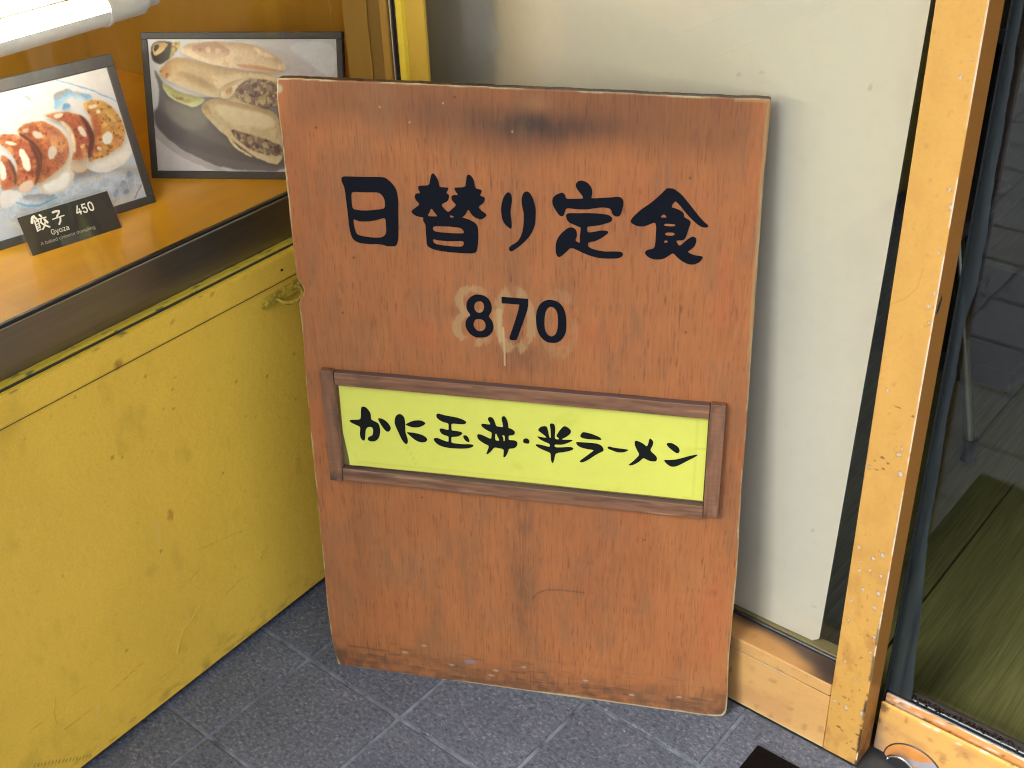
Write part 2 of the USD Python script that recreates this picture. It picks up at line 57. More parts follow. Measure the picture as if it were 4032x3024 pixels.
PHOTO1 = [[[[124.1,97],[331,63.5],[320.4,7.2],[94.9,13]],[188,203,230],20],[[[167.1,220.5],[248,215.4],[322,205.7],[320.6,171.3],[264.7,166],[145.8,159.1]],[208,206,212],20],[[[241.1,205.7],[268.5,191.5],[296.5,173.4],[322.4,154],[321.8,152.2],[295.4,171.6],[267.4,189.7],[240.5,203.8]],[128,165,216],1],[[[230.7,185.5],[243.8,189.3],[259.8,187.3],[262.7,178],[248.3,174.5],[238.9,160.7],[225.8,164],[231.5,174]],[128,174,222],3],[[[242.5,171.3],[252.8,166.5],[245.5,159.1],[236.7,161.3]],[110,160,215],2],[[[190.3,196.2],[200.5,192.3],[205.9,177.9],[200.4,175.2],[194.9,182.8]],[168,194,222],4],[[[261.5,185.1],[281.8,173.4],[286,164.3],[269.2,164.9],[255.7,175]],[160,195,228],4],[[[269.3,179.8],[282.1,174.5],[284.5,167],[273.4,170.3]],[120,165,218],2],[[[300.6,57.2],[310.4,52],[306.3,43.4],[298.1,42]],[140,162,210],2],[[[289.1,45.8],[297.7,40.9],[290.1,33.3],[283.5,36.4]],[146,166,212],2],[[[290.1,33.3],[297.2,27.6],[289.1,22.5],[284.8,25]],[140,160,208],2],[[[273.5,33.2],[282.7,37.9],[276.4,22.6],[268.4,20]],[150,170,214],2],[[[297.9,13.8],[315.2,31.1],[316.9,30.1],[300.2,13.1]],[120,140,215],1],[[[218.7,72.8],[247.7,71.9],[296.5,68],[278.2,58.6],[247.1,55.3],[221,57.9]],[150,162,190],7],[[[140,63.6],[162.6,61.7],[194.9,52.3],[180.6,45.4],[153.9,50.1]],[140,158,186],3],[[[133.9,59.5],[156.3,43.5],[191.6,49.7],[193.1,46.9],[155.2,40.3],[132.5,55.3]],[120,170,215],2],[[[266.2,163.3],[279.5,166.6],[298,163.3],[311.9,145.2],[318.9,124.5],[320.2,105.1],[320.7,83.3],[308.5,69.6],[285.8,62.5],[264.2,62],[247.6,71.4],[243.4,82.5],[253.5,89.3],[266.2,104.9],[273.1,121.9],[274.8,137.9],[271.6,150.4]],[222,220,226],2],[[[251.4,82.8],[287,85.1],[316.1,96.5],[318.8,81.4],[307.3,69.9],[266.6,69]],[235,232,234],5],[[[266.2,163.3],[279.5,166.6],[298,163.3],[311.9,145.2],[317.3,124.9],[316.9,108.3],[308.1,93.8],[293.6,90],[273.5,82.2],[246.7,83.6],[259.1,94.9],[269.5,111.1],[274.1,128.7],[273.5,145.3]],[192,144,82],2],[[[272.2,159.5],[281.4,150.3],[287.7,132.4],[279.8,101.3],[261.9,84.7],[248.1,84.1],[266.2,104.9],[273.7,131.2]],[166,88,56],6],[[[296.4,158.3],[306.6,144.1],[309.3,122.2],[306.1,127.7],[295.2,139.9]],[200,160,92],4],[[[294.2,107],[309.6,107.8],[308.3,96.2],[288.8,90.6]],[190,120,80],4],[[[273.7,160.3],[286.9,159.5],[287.7,154.6],[275.3,154.1]],[222,206,190],2],[[[284.5,150.7],[289.8,149.9],[289.4,144.8],[283.3,145.2]],[226,210,190],1.5],[[[281.9,115],[293.3,119.1],[298,110.8],[290.9,100.7],[281.8,99.6],[279,106.2]],[222,220,220],2],[[[268,100.8],[274.5,100.3],[275.4,95.3],[267.9,95.4]],[222,200,180],1.5],[[[204.5,163.5],[239,161.2],[260.6,150.3],[272.8,135.6],[270.2,115.6],[259.8,94.7],[248.7,83.5],[245,72.6],[228.5,72.9],[220.5,86.5],[234.9,99],[238,117],[237.6,135.7],[223.8,151.2]],[196,176,160],2],[[[208,161.5],[238.7,160.1],[259.3,150],[270.9,133.8],[268,116.2],[257.8,97.6],[245.9,88.5],[225.1,91.8],[237,105.5],[241.3,123.1],[237.9,137.9],[222,153]],[164,88,64],2],[[[255.9,154.3],[269.5,136.9],[271.6,115.3],[264.2,100.6],[252.1,84.9],[252.3,94.4],[262,110.7],[262.8,131.6]],[88,46,42],3],[[[221.8,159.2],[236,159.2],[236.4,153.3],[224.7,153.9]],[214,196,180],2],[[[249.4,135],[256.8,135.5],[261.1,122.7],[258.9,116.2],[252.1,121.5]],[212,202,196],2],[[[245.5,109.1],[253,109.5],[252.7,104.9],[245.2,104.5]],[214,170,130],2],[[[226.2,151.3],[239.8,142.1],[242.8,122.7],[239.3,104.9],[233.7,99.3],[236.9,119.6],[235.4,136.3]],[218,200,170],3],[[[160.8,150.3],[191.1,158.4],[210.9,153.5],[227,138.4],[235.9,122.2],[234.5,103.8],[220.6,84.1],[226.8,71.7],[214,58.7],[197.1,51.7],[177,55.8],[164.8,71.6],[178.1,93.5]],[208,198,190],2],[[[162.3,151.5],[188.6,157.9],[210.5,152.4],[225.9,136.4],[231.9,120.4],[228.5,103.1],[215.9,87.3],[194.5,79.1],[170.3,71.9],[168,77.7],[182.8,96.8],[187.5,114.1],[181.9,131.6]],[166,94,66],2],[[[207,136.6],[226.6,124.6],[226,108.5],[210.6,105.6],[206.3,120.6]],[182,120,80],6],[[[187.7,145],[198.7,139.9],[199.8,132.7],[190.5,132.8],[185.9,139.8]],[196,186,176],2],[[[202.6,117],[211.3,118.2],[213.2,109.5],[205.5,101.1],[196.8,100],[197.6,109.1]],[196,186,178],2],[[[174.6,150.6],[184.9,150.3],[180.6,144.5],[173.9,145.1]],[206,176,156],2],[[[164.8,148.6],[179.8,139],[189.7,120.4],[189.3,102],[177.4,84.4],[166.9,71],[165.5,73.7],[178.1,93.5],[181.8,111],[176.9,130.7]],[92,50,44],2],[[[175.1,71],[193.9,70.3],[216.5,80.5],[220.2,70],[202.6,53.7],[179.7,56.7]],[228,228,234],5],[[[143.2,151.9],[162.2,147.7],[176.7,135.3],[185.8,119.1],[185.8,100.7],[174.9,82.7],[165.5,73.7],[154.8,66.3],[141.1,73.7],[143,87.1],[152.4,102.9],[151.8,119.1],[145,132.3],[138.6,138.5]],[172,92,66],2],[[[176.3,135.4],[185.8,119.1],[186.4,100.5],[175.6,82.5],[166.2,73.5],[172.8,88],[180,102.2],[178.3,121.1]],[96,52,44],3],[[[145.2,141.2],[154.9,139.8],[162.2,133.4],[158,132.2],[147.9,136]],[232,220,200],2],[[[161.4,125.6],[168.1,125],[170.8,109.4],[169.2,95.9],[163.5,91.7],[159.7,100.8],[159.9,114.6]],[230,226,222],2],[[[142.6,77.9],[165.2,83.1],[165.5,73.7],[156.9,65.7],[143.9,68.3]],[214,190,180],3],[[[135,128.1],[144.9,117.5],[148.2,99.4],[143,82.4],[135.9,75.2],[117.2,77.1]],[168,88,68],2],[[[144.9,117.5],[148.8,99.3],[143.6,82.3],[138.7,76.7],[144.2,95.9],[141.7,115]],[90,50,44],3],[[[132.1,119.8],[135.1,112.2],[134.9,98.5],[130.9,90.5],[124.7,92.2],[125.6,101.1]],[232,228,222],2],[[[117.6,78.2],[135.9,75.2],[146.7,66.3],[138.1,58.3],[108.5,52]],[214,214,224],3]]
PHOTO2 = [[[[14.3,176.5],[25.6,126],[6.7,86.9],[32.9,55.1],[70.4,34.4],[126.2,12],[250.2,13.3],[256.1,136.3],[87.2,121.4],[34.2,135.7]],[112,110,122],3],[[[6.7,86.9],[45.7,52.7],[127.3,28.7],[224.7,17.2],[225.3,29.6],[128.4,46],[52.9,77.4],[14.2,113.8]],[98,95,108],9],[[[25.6,126],[89.3,114.1],[105.4,87.5],[73.1,70.2],[35.6,89.5]],[132,132,134],10],[[[5.4,86.9],[35.5,55.1],[75.5,31.9],[128.6,10.1],[120.6,6.3],[56.9,28],[2.5,67.2]],[185,185,202],2],[[[1.4,69.7],[34.3,40.2],[69.4,20.7],[102.6,9.8],[-3.8,8.7]],[212,216,236],3],[[[159.3,207.6],[209,197.7],[250.7,181.2],[282.2,158.9],[226.9,157.6],[227.8,174.2],[196.2,193]],[200,199,214],3],[[[247,207.5],[306.6,207.4],[304.6,156.5],[282.2,158.9],[258.2,181.2],[229,197.7]],[222,230,246],3],[[[15.8,208.6],[50.3,208.5],[50.5,195.5],[40.2,178.9],[26.9,172.9],[13.3,180.1]],[48,46,46],3],[[[16.9,206.9],[43.8,206.9],[39.2,197.9],[26.8,187.2],[16.5,187.2]],[205,172,118],1.5],[[[19.6,202.6],[29.4,202.6],[25.7,195.5],[18.7,192]],[52,50,44],1.5],[[[47.6,207.3],[65.5,207.3],[56.7,193.1],[40.2,178.9],[46.5,193.1]],[150,168,100],3],[[[27.6,150.1],[42.2,139.3],[67.2,128.5],[100.3,123.8],[81.1,108.7],[63.4,112.8],[40.9,122.4],[29,135.7]],[188,200,142],2],[[[34.2,135.7],[51.5,126.1],[76.8,120.1],[71.3,115.3],[50.9,118.8]],[150,172,100],3],[[[59.1,190.8],[70.3,203.8],[96.1,207.7],[174.3,206],[203.6,190.7],[224.2,176.5],[226.8,164.2],[194.5,163],[156.7,166.6],[131.6,170.1],[106.3,173.7],[81.5,183.2]],[228,205,176],2],[[[142.1,175.3],[182.3,171.3],[226.8,164.2],[217.1,161.2],[156.7,166.6]],[205,148,112],4],[[[174.2,203.6],[203.5,189.5],[213,180.1],[183.3,188.3]],[240,222,198],5],[[[75,197.8],[90.8,205.4],[118.8,206.8],[138.5,197.8],[140.4,188.3],[119.5,180.1],[94.3,183.6]],[186,148,124],3],[[[100.4,197.8],[108.2,200.2],[110.1,190.7],[102.5,190.7]],[222,196,160],1.5],[[[118.2,197.8],[125.6,195.4],[122.6,188.3],[115.2,190.7]],[214,188,150],1.5],[[[87.7,197.8],[95.4,199],[95,193.1],[88.6,191.9]],[160,115,95],1.5],[[[24.5,159.7],[34.8,175.3],[51.1,186.5],[81.3,180.8],[118.9,171.3],[156.6,164.2],[213.2,159.5],[213.9,126.6],[191.2,106.1],[153.2,111.5],[115.7,125.1],[103,125.8],[65.3,138.7],[37.9,149.7]],[198,176,136],2],[[[103.5,169.4],[156.5,162.7],[212.4,158.5],[211.2,145.7],[181.3,154],[155.8,152.7],[129.9,145.5],[113.8,133.5]],[226,208,170],5],[[[24.5,159.7],[31.9,171.7],[45,174.1],[43.6,157.4],[32.9,151.3]],[188,140,112],5],[[[44.4,166.9],[92.2,155],[111.7,140.7],[100.6,128.6],[65.5,140.6]],[186,162,120],6],[[[118.5,128.7],[129.9,145.5],[155.9,153.2],[171.1,152.8],[149.9,139.6],[138.9,126.4],[125.7,121.5]],[238,224,194],2],[[[126.5,132.3],[137.3,142],[142,136],[131.3,127.5]],[186,138,102],2],[[[141.6,128.8],[150.1,142.7],[167.2,152.3],[186.3,152.8],[212.4,145.7],[213.1,112.2],[191.2,106.3],[166.2,113.9],[151.2,119.2]],[122,98,94],2.5],[[[156.7,126.4],[167.1,128.9],[169,119.2],[158.7,116.8]],[190,166,128],1.5],[[[179.7,126.5],[192.4,127.7],[191.7,114.5],[181.5,114.5]],[186,170,120],1.5],[[[170.6,145.6],[178.3,146.8],[180.4,139.7],[171.5,138.5]],[80,62,66],1.5],[[[193.3,143.3],[203.4,143.3],[202.9,133.8],[194,133.7]],[160,138,118],1.5],[[[149.7,136],[157.5,138.4],[158.2,130],[151.8,128.8]],[90,70,70],1.5],[[[85.1,110.5],[102.8,123.3],[128.3,122],[166.1,112.5],[203.8,104.9],[213.1,88.1],[215.9,20.9],[186.6,26.3],[166.5,35.9],[144.4,53],[119.7,70],[98,91.8]],[218,203,166],2],[[[102.3,116.6],[153,107.1],[200.9,97.7],[207.5,78.3],[151.3,80.4],[126,87.6]],[234,224,196],6],[[[85.1,110.5],[99.7,116.6],[108,87.5],[97.9,91.1]],[196,170,128],4],[[[129.2,77.9],[155.9,71.7],[188.6,60.7],[213.8,54],[214.9,36.4],[199.9,34.8],[164.4,43.3],[144.7,57.9]],[126,102,98],2.5],[[[157.9,63.4],[165.7,64.7],[167.7,54.9],[159.9,53.6]],[176,158,128],1.5],[[[180.6,56.2],[191,57.5],[190.5,48.9],[182.7,47.6]],[182,168,130],1.5],[[[170.2,53.7],[177.9,53.7],[177.5,46.4],[171,46.3]],[84,70,74],1.5],[[[198.3,51.4],[208.5,50.3],[208,40.5],[200.3,40.4]],[90,72,74],1.5],[[[126.7,77.8],[136.7,53.4],[166.5,35.2],[163.8,32.7],[133.9,50.9],[122.5,72.9]],[240,224,180],2]]  # gold patch and dark oval in one corner: lamp reflection drawn as print
CARD = [[28,[[16.3,43.6],[19.4,50],[21.9,50.9]]],[22,[[21.8,50.6],[23.7,47.3],[24.5,44.4]]],[14,[[20.7,45.5],[19.9,40.4],[19.2,30.6]]],[9,[[20.9,42.8],[25.7,43.2]]],[9,[[20.5,39.6],[25.3,39.8]]],[9,[[20,36.7],[25,36.7]]],[12,[[25.6,43.7],[24.6,38.3],[24.5,34.6]]],[13,[[18.7,30.4],[24.2,31.7]]],[12,[[19.3,34.2],[24.3,34.3]]],[20,[[30,50.6],[31.4,48.1]]],[15,[[26.4,45.7],[36.8,45.1]]],[16,[[29.5,44.5],[27.7,40]]],[24,[[34,42.4],[36.2,38]]],[15,[[33.2,38.9],[30.7,34.4],[26.5,30.6]]],[18,[[27.6,40.7],[30.2,36.5],[36.4,31.2]]],[24,[[48.6,48.7],[52.8,49.1],[57.1,48.1]]],[17,[[57.4,48],[56,45.4],[51.6,42]]],[13,[[44.5,39.7],[53.1,40.2],[61.3,40.3]]],[18,[[55.8,40],[53.9,34.5],[50.6,30.8]]]]

# ---------------------------------------------------------------- helpers
def lin(r, g, b, k=1.0):
    c = np.array([r, g, b], float) / 255
    return tuple(float(v) * k for v in np.where(c <= 0.04045, c / 12.92, ((c + 0.055) / 1.055) ** 2.4))

def numbered(path):
    if not stage.GetPrimAtPath(path): return path
    k = 1
    while stage.GetPrimAtPath(f'{path}_{k:03d}'): k += 1
    return f'{path}_{k:03d}'

def tag(prim, label=None, cat=None, group=None, kind=None):
    for k, v in (('label', label), ('category', cat), ('group', group), ('kind', kind)):
        if v: prim.SetCustomDataByKey(k, v)
    return prim

def thing(name, label=None, cat=None, group=None, kind=None, mat=None, parent=None):
    x = UsdGeom.Xform.Define(stage, numbered((parent.GetPath().pathString if parent else '/World') + '/' + name))
    if mat is not None: x.AddTransformOp().Set(mat)
    return tag(x.GetPrim(), label, cat, group, kind)

def frame_matrix(ex, ey, ez, o):
    return Gf.Matrix4d(*map(float, ex), 0, *map(float, ey), 0, *map(float, ez), 0, *map(float, o), 1)

def obj(name, mesh, mat, parent=None, paint=None, smooth=False, label=None, cat=None, group=None, kind=None):
    path = numbered((parent.GetPath().pathString if parent else '/World') + '/' + name)
    col = None
    if callable(paint):
        mesh = mesh.copy()
        if not mesh.metadata.get('gridded'): mesh.unmerge_vertices()
        col = paint(np.array(mesh.vertices), np.array(mesh.vertex_normals)); smooth = False
    elif paint is not None:
        col = paint
    m = usdkit.mesh(stage, path, mesh, LOOK[mat], smooth=smooth)
    if col is not None:
        UsdGeom.PrimvarsAPI(m).CreatePrimvar('paint', Sdf.ValueTypeNames.Color3fArray, 'vertex').Set(Vt.Vec3fArray.FromNumpy(np.clip(col, 0, 1).astype(np.float32)))
    return tag(m.GetPrim(), label, cat, group, kind)

def cbox(x0, x1, y0, y1, z0, z1, c=0.001):
    """box with chamfered edges"""
    lo, hi = np.array([x0, y0, z0]), np.array([x1, y1, z1]); P = []
    for s in np.ndindex(2, 2, 2):
        for k in range(3):
            p = np.where(np.array(s) == 0, lo + c, hi - c); p[k] = lo[k] if s[k] == 0 else hi[k]; P.append(p)
    m = trimesh.convex.convex_hull(np.array(P)); m.fix_normals(); return m

def rbox(x0, x1, y0, y1, z0, z1, r=0.004, n=4):
    """box with rounded edges"""
    lo, hi = np.array([x0, y0, z0]) + r, np.array([x1, y1, z1]) - r
    s = trimesh.creation.icosphere(2 if n < 5 else 3, r).vertices
    return trimesh.convex.convex_hull(np.vstack([s + np.where(np.array(k) == 0, lo, hi) for k in np.ndindex(2, 2, 2)]))

def gbox(x0, x1, y0, y1, z0, z1, c=0.001, size=0.005):
    """box with softened edges whose faces are gridded, to carry painted wear"""
    ax = []
    for lo, hi in ((x0, x1), (y0, y1), (z0, z1)):
        n = max(1, int(math.ceil((hi - lo - 2 * c) / size))); ax.append(np.r_[lo, np.linspace(lo + c, hi - c, n + 1), hi])
    V, F, o = [], [], 0
    for k in range(3):
        a, b = (k + 1) % 3, (k + 2) % 3; A, B_ = np.meshgrid(ax[a], ax[b], indexing='ij'); na, nb = A.shape
        i, j = np.meshgrid(np.arange(na - 1), np.arange(nb - 1), indexing='ij'); q = np.stack([i * nb + j, (i + 1) * nb + j, (i + 1) * nb + j + 1, i * nb + j + 1], -1).reshape(-1, 4)
        for side in (0, -1):
            p = np.empty((na * nb, 3)); p[:, a], p[:, b], p[:, k] = A.ravel(), B_.ravel(), ax[k][side]
            f = np.vstack([q[:, [0, 1, 2]], q[:, [0, 2, 3]]]); V.append(p); F.append((f if side else f[:, ::-1]) + o); o += len(p)
    V = np.vstack(V); lo, hi = np.array([x0, y0, z0]), np.array([x1, y1, z1])
    el, eh = np.abs(V - lo) < 1e-9, np.abs(V - hi) < 1e-9; n = (el | eh).sum(1)
    d = c * np.where(n == 2, .30, np.where(n == 3, .42, 0))[:, None]; V = V + el * d - eh * d
    m = trimesh.Trimesh(V, np.vstack(F), process=False); m.metadata['gridded'] = True; return m

def fine(mesh, size):
    v, f = trimesh.remesh.subdivide_to_size(mesh.vertices, mesh.faces, size, max_iter=14)
    return trimesh.Trimesh(v, f, process=False)

def grid(nx, ny, fn):
    """sheet of nx x ny cells; fn(u, v) -> points"""
    u, v = np.meshgrid(np.linspace(0, 1, nx + 1), np.linspace(0, 1, ny + 1)); P = fn(u.ravel(), v.ravel())
    i = (np.arange(ny)[:, None] * (nx + 1) + np.arange(nx)).ravel()
    F = np.vstack([np.c_[i, i + 1, i + nx + 2], np.c_[i, i + nx + 2, i + nx + 1]])
    return trimesh.Trimesh(P, F, process=False)

def tube(points, r, sides=10, caps=True):
    p = np.asarray(points, float); r = np.broadcast_to(r, (len(p),))
    t = np.gradient(p, axis=0); t /= np.linalg.norm(t, axis=1, keepdims=True)
    a = np.cross(t, np.where(np.abs(t[:, 2:]) < 0.9, [0, 0, 1.0], [1.0, 0, 0])); a /= np.linalg.norm(a, axis=1, keepdims=True); b = np.cross(t, a)
    an = np.arange(sides) * 2 * np.pi / sides
    v = (p[:, None] + r[:, None, None] * (np.cos(an)[None, :, None] * a[:, None] + np.sin(an)[None, :, None] * b[:, None])).reshape(-1, 3)
    i, j = np.meshgrid(np.arange(len(p) - 1), np.arange(sides), indexing='ij')
    q = np.stack([i * sides + j, i * sides + (j + 1) % sides, (i + 1) * sides + (j + 1) % sides, (i + 1) * sides + j], -1).reshape(-1, 4)
    f = np.vstack([q[:, [0, 1, 2]], q[:, [0, 2, 3]]])
    if caps:
        n = len(v); v = np.vstack([v, p[0], p[-1]]); k = np.arange(sides)
        f = np.vstack([f, np.c_[(k + 1) % sides, k, np.full(sides, n)], np.c_[(len(p) - 1) * sides + k, (len(p) - 1) * sides + (k + 1) % sides, np.full(sides, n + 1)]])
    m = trimesh.Trimesh(v, f, process=False); m.fix_normals(); return m

def chaikin(ring, n=2):
    p = np.asarray(ring, float)
    for _ in range(n):
        q = np.roll(p, -1, 0); p = np.stack([p * .75 + q * .25, p * .25 + q * .75], 1).reshape(-1, 2)
    return p

def poly(rings, n=2):
    s = sg.Polygon(chaikin(rings[0], n)).buffer(0)
    for h in rings[1:]: s = s.difference(sg.Polygon(chaikin(h, n)).buffer(0))
    return s

def slab(shape, thick, swap=True):
    """extrudes a shape given in millimetres; the sheet stands in the local xz plane, its face towards -y"""
    ms = [trimesh.creation.extrude_polygon(g, thick * 1000, engine='earcut') for g in getattr(shape, 'geoms', [shape]) if g.area > 1e-6]
    m = trimesh.util.concatenate(ms); v = m.vertices / 1000
    m.vertices = np.c_[v[:, 0], -v[:, 2], v[:, 1]] if swap else v
    m.fix_normals(); return m

def sstep(a, b, x):
    t = np.clip((np.asarray(x, float) - a) / (b - a), 0, 1); return t * t * (3 - 2 * t)

def n2(x, y, sx, sy, seed=0, o=4):
    return fbm(np.stack([x * sx, y * sy, np.zeros_like(x) + seed * 7.3], -1), o, seed)

def mixc(c, d, k):
    return c * (1 - k[:, None]) + np.asarray(d) * k[:, None]

def segd(x, y, pts):
    """distance to a polyline"""
    d = np.full(len(x), 1e9)
    for (ax, ay), (bx, by) in zip(pts[:-1], pts[1:]):
        L = (bx - ax) ** 2 + (by - ay) ** 2 + 1e-12
        t = np.clip(((x - ax) * (bx - ax) + (y - ay) * (by - ay)) / L, 0, 1)
        d = np.minimum(d, np.hypot(x - ax - t * (bx - ax), y - ay - t * (by - ay)))
    return d

# ---------------------------------------------------------------- materials
LOOK = {}
def look(name, nodes, links=(), surface='p.BSDF'):
    LOOK[name] = usdkit.material(stage, '/World/Looks/' + name, nodes, links, surface=surface)

def plain(name, color, rough=0.5, vary=0.12, scale=30.0, stretch=(1, 1, 1), bump=0.0, bscale=None, bdist=0.001, **kw):
    """even paint or plastic with slight mottling and fine relief"""
    c = np.array(color)
    nodes = {'tc': ('texture_coordinate', {}), 'mp': ('mapping', {'scale': tuple(scale * s for s in stretch)}),
             'n': ('noise_texture', {'scale': 1.0, 'detail': 5.0, 'roughness': 0.6}),
             'r': ('rgb_ramp', {'ramp': [(0.25, tuple(c * (1 - vary))), (0.75, tuple(np.minimum(c * (1 + vary), 1)))]}),
             'p': ('principled_bsdf', {'roughness': rough, **kw})}
    links = [('tc.object', 'mp.vector'), ('mp.vector', 'n.vector'), ('n.fac', 'r.fac'), ('r.color', 'p.base_color')]
    if bump:
        nodes['mb'] = ('mapping', {'scale': tuple((bscale or scale) * s for s in stretch)})
        nodes['nb'] = ('noise_texture', {'scale': 1.0, 'detail': 4.0, 'roughness': 0.55}); nodes['b'] = ('bump', {'strength': bump, 'distance': bdist})
        links += [('tc.object', 'mb.vector'), ('mb.vector', 'nb.vector'), ('nb.fac', 'b.height'), ('b.normal', 'p.normal')]
    look(name, nodes, links)

def painted(name, rough=0.5, scale=200.0, stretch=(1, 1, 1), vary=0.15, bump=0.3, bscale=200.0, bdist=0.0005, rvary=0.1, bump2=None, **kw):
    """the colours the thing carries (attribute 'paint') with fine grain and relief on top"""
    nodes = {'at': ('attribute', {'attribute': 'paint'}), 'tc': ('texture_coordinate', {}), 'mp': ('mapping', {'scale': tuple(scale * s for s in stretch)}),
             'n': ('noise_texture', {'scale': 1.0, 'detail': 4.0, 'roughness': 0.65}),
             'r': ('rgb_ramp', {'ramp': [(0.2, (1 - vary,) * 3), (0.8, (1 + vary,) * 3)]}), 'm': ('mix_color', {'blend_type': 'multiply', 'fac': 1.0, 'use_clamp': False}),
             'mb': ('mapping', {'scale': tuple(bscale * s for s in stretch)}), 'nb': ('noise_texture', {'scale': 1.0, 'detail': 3.0, 'roughness': 0.5}),
             'b': ('bump', {'strength': bump, 'distance': bdist}),
             'rr': ('map_range', {'from_min': 0.3, 'from_max': 0.7, 'to_min': max(rough - rvary, 0.02), 'to_max': rough + rvary}),
             'p': ('principled_bsdf', {**kw})}
    links = [('tc.object', 'mp.vector'), ('mp.vector', 'n.vector'), ('n.fac', 'r.fac'), ('at.color', 'm.a'), ('r.color', 'm.b'), ('m.result', 'p.base_color'),
             ('tc.object', 'mb.vector'), ('mb.vector', 'nb.vector'), ('nb.fac', 'b.height'), ('b.normal', 'p.normal'), ('n.fac', 'rr.value'), ('rr.result', 'p.roughness')]
    if bump2:
        s2, d2 = bump2
        nodes['m2'] = ('mapping', {'scale': (s2,) * 3}); nodes['nn'] = ('noise_texture', {'scale': 1.0, 'detail': 2.0, 'roughness': 0.5}); nodes['b2'] = ('bump', {'strength': bump, 'distance': d2})
        links += [('tc.object', 'm2.vector'), ('m2.vector', 'nn.vector'), ('nn.fac', 'b2.height'), ('b2.normal', 'b.normal')]
    look(name, nodes, links)

SCHLICK = {'lw': ('layer_weight', {'blend': 0.5}), 'pw': ('math', {'math_type': 'power', 'value2': 5.0}), 'f': ('math', {'math_type': 'multiply_add', 'value2': 0.968, 'value3': 0.027})}
SCHLINK = [('lw.facing', 'pw.value1'), ('pw.value', 'f.value1')]
def glass(name, tint=(0.97, 0.985, 0.98), rough=0.0):
    look(name, {'t': ('transparent_bsdf', {'color': tint}), 'g': ('glossy_bsdf', {'color': (1, 1, 1), 'roughness': rough}), 'p': ('mix_closure', {}), **SCHLICK},
         SCHLINK + [('f.value', 'p.fac'), ('t.BSDF', 'p.closure1'), ('g.BSDF', 'p.closure2')], surface='p.closure')

painted('sign_wood', rough=0.48, scale=1.0, stretch=(520, 520, 26), vary=0.10, bump=0.35, bscale=1.0, bdist=0.0004)
painted('rail_wood', rough=0.6, scale=1.0, stretch=(40, 500, 500), vary=0.22, bump=0.5, bscale=1.0, bdist=0.0006)
painted('cabinet_paint', rough=0.36, scale=260.0, vary=0.05, bump=0.32, bscale=330.0, bdist=0.0006, rvary=0.08, bump2=(80.0, 0.0018))
painted('door_paint', rough=0.42, scale=220.0, vary=0.05, bump=0.28, bscale=260.0, bdist=0.0004, bump2=(60.0, 0.0008))
painted('paper', rough=0.55, scale=60.0, vary=0.03, bump=0.15, bscale=45.0, bdist=0.0008)
painted('print', rough=0.36, scale=700.0, vary=0.03, bump=0.0, bscale=100.0, bdist=0.0001, rvary=0.02)
painted('panel_white', rough=0.38, scale=60.0, vary=0.02, bump=0.10, bscale=30.0, bdist=0.002, rvary=0.06)
plain('vinyl', lin(10, 15, 28), rough=0.5, vary=0.10, specular_ior_level=0.16, scale=120, bump=0.1, bscale=300, bdist=0.0002)
plain('ink', lin(20, 25, 24), rough=0.7, specular_ior_level=0.15, vary=0.12, scale=200)
plain('black_rubber', (0.012, 0.012, 0.013), rough=0.5, vary=0.3, scale=60)
plain('picture_frame', lin(66, 67, 72), rough=0.55, vary=0.15, scale=300, bump=0.15, bscale=900, bdist=0.0002)
plain('card_black', lin(46, 48, 48), rough=0.35, vary=0.08, scale=120)
plain('card_white', (0.88, 0.88, 0.86), rough=0.5, vary=0.03)
plain('card_grey', (0.42, 0.42, 0.40), rough=0.5, vary=0.03)
plain('shelf_paint', (0.72, 0.375, 0.022), rough=0.26, vary=0.10, scale=9, stretch=(3, 1, 1))
plain('case_wall', (0.36, 0.205, 0.026), rough=0.45, vary=0.12, scale=8, stretch=(3, 3, 0.6))
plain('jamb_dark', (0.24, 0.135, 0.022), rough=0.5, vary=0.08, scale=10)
plain('jamb_orange', (0.42, 0.24, 0.035), rough=0.45, vary=0.08, scale=10)
plain('stainless', (0.27, 0.25, 0.235), rough=0.33, vary=0.10, scale=30, stretch=(1, 0.15, 6), metallic=1.0)
plain('aluminium', (0.62, 0.61, 0.59), rough=0.30, vary=0.1, scale=60, metallic=1.0)
plain('dark_steel', (0.09, 0.095, 0.105), rough=0.42, vary=0.25, scale=50, metallic=0.7)
plain('chrome', (0.62, 0.60, 0.57), rough=0.13, vary=0.12, scale=60, metallic=1.0)
plain('grey_seal', lin(52, 62, 68), rough=0.55, vary=0.25, scale=35, stretch=(2, 2, 0.4))
plain('lamp_housing', (0.62, 0.60, 0.60), rough=0.35, vary=0.05, scale=40)
plain('room_wall', (0.30, 0.27, 0.05), rough=0.6, vary=0.1, scale=4)
plain('skirting', (0.20, 0.16, 0.06), rough=0.5, vary=0.15, scale=8)
plain('shop_render', (0.55, 0.52, 0.45), rough=0.8, vary=0.08, scale=6, bump=0.3, bscale=120, bdist=0.002)
plain('shop_yellow', (0.55, 0.39, 0.03), rough=0.5, vary=0.06, scale=6)
plain('mat_black', (0.006, 0.004, 0.004), rough=1.0, specular_ior_level=0.08, vary=0.3, scale=200, bump=0.5, bscale=500, bdist=0.002)
plain('tube_steel', (0.34, 0.36, 0.34), rough=0.25, vary=0.1, scale=40, metallic=1.0)
plain('dark_wood', (0.035, 0.035, 0.042), rough=0.45, vary=0.2, scale=20)
plain('asphalt', (0.055, 0.055, 0.058), rough=0.9, vary=0.35, scale=90, bump=0.5, bscale=160, bdist=0.004)
plain('facade_far', (0.30, 0.28, 0.26), rough=0.8, vary=0.1, scale=3)
plain('pale_ply', lin(196, 176, 140), rough=0.7, vary=0.15, scale=200)
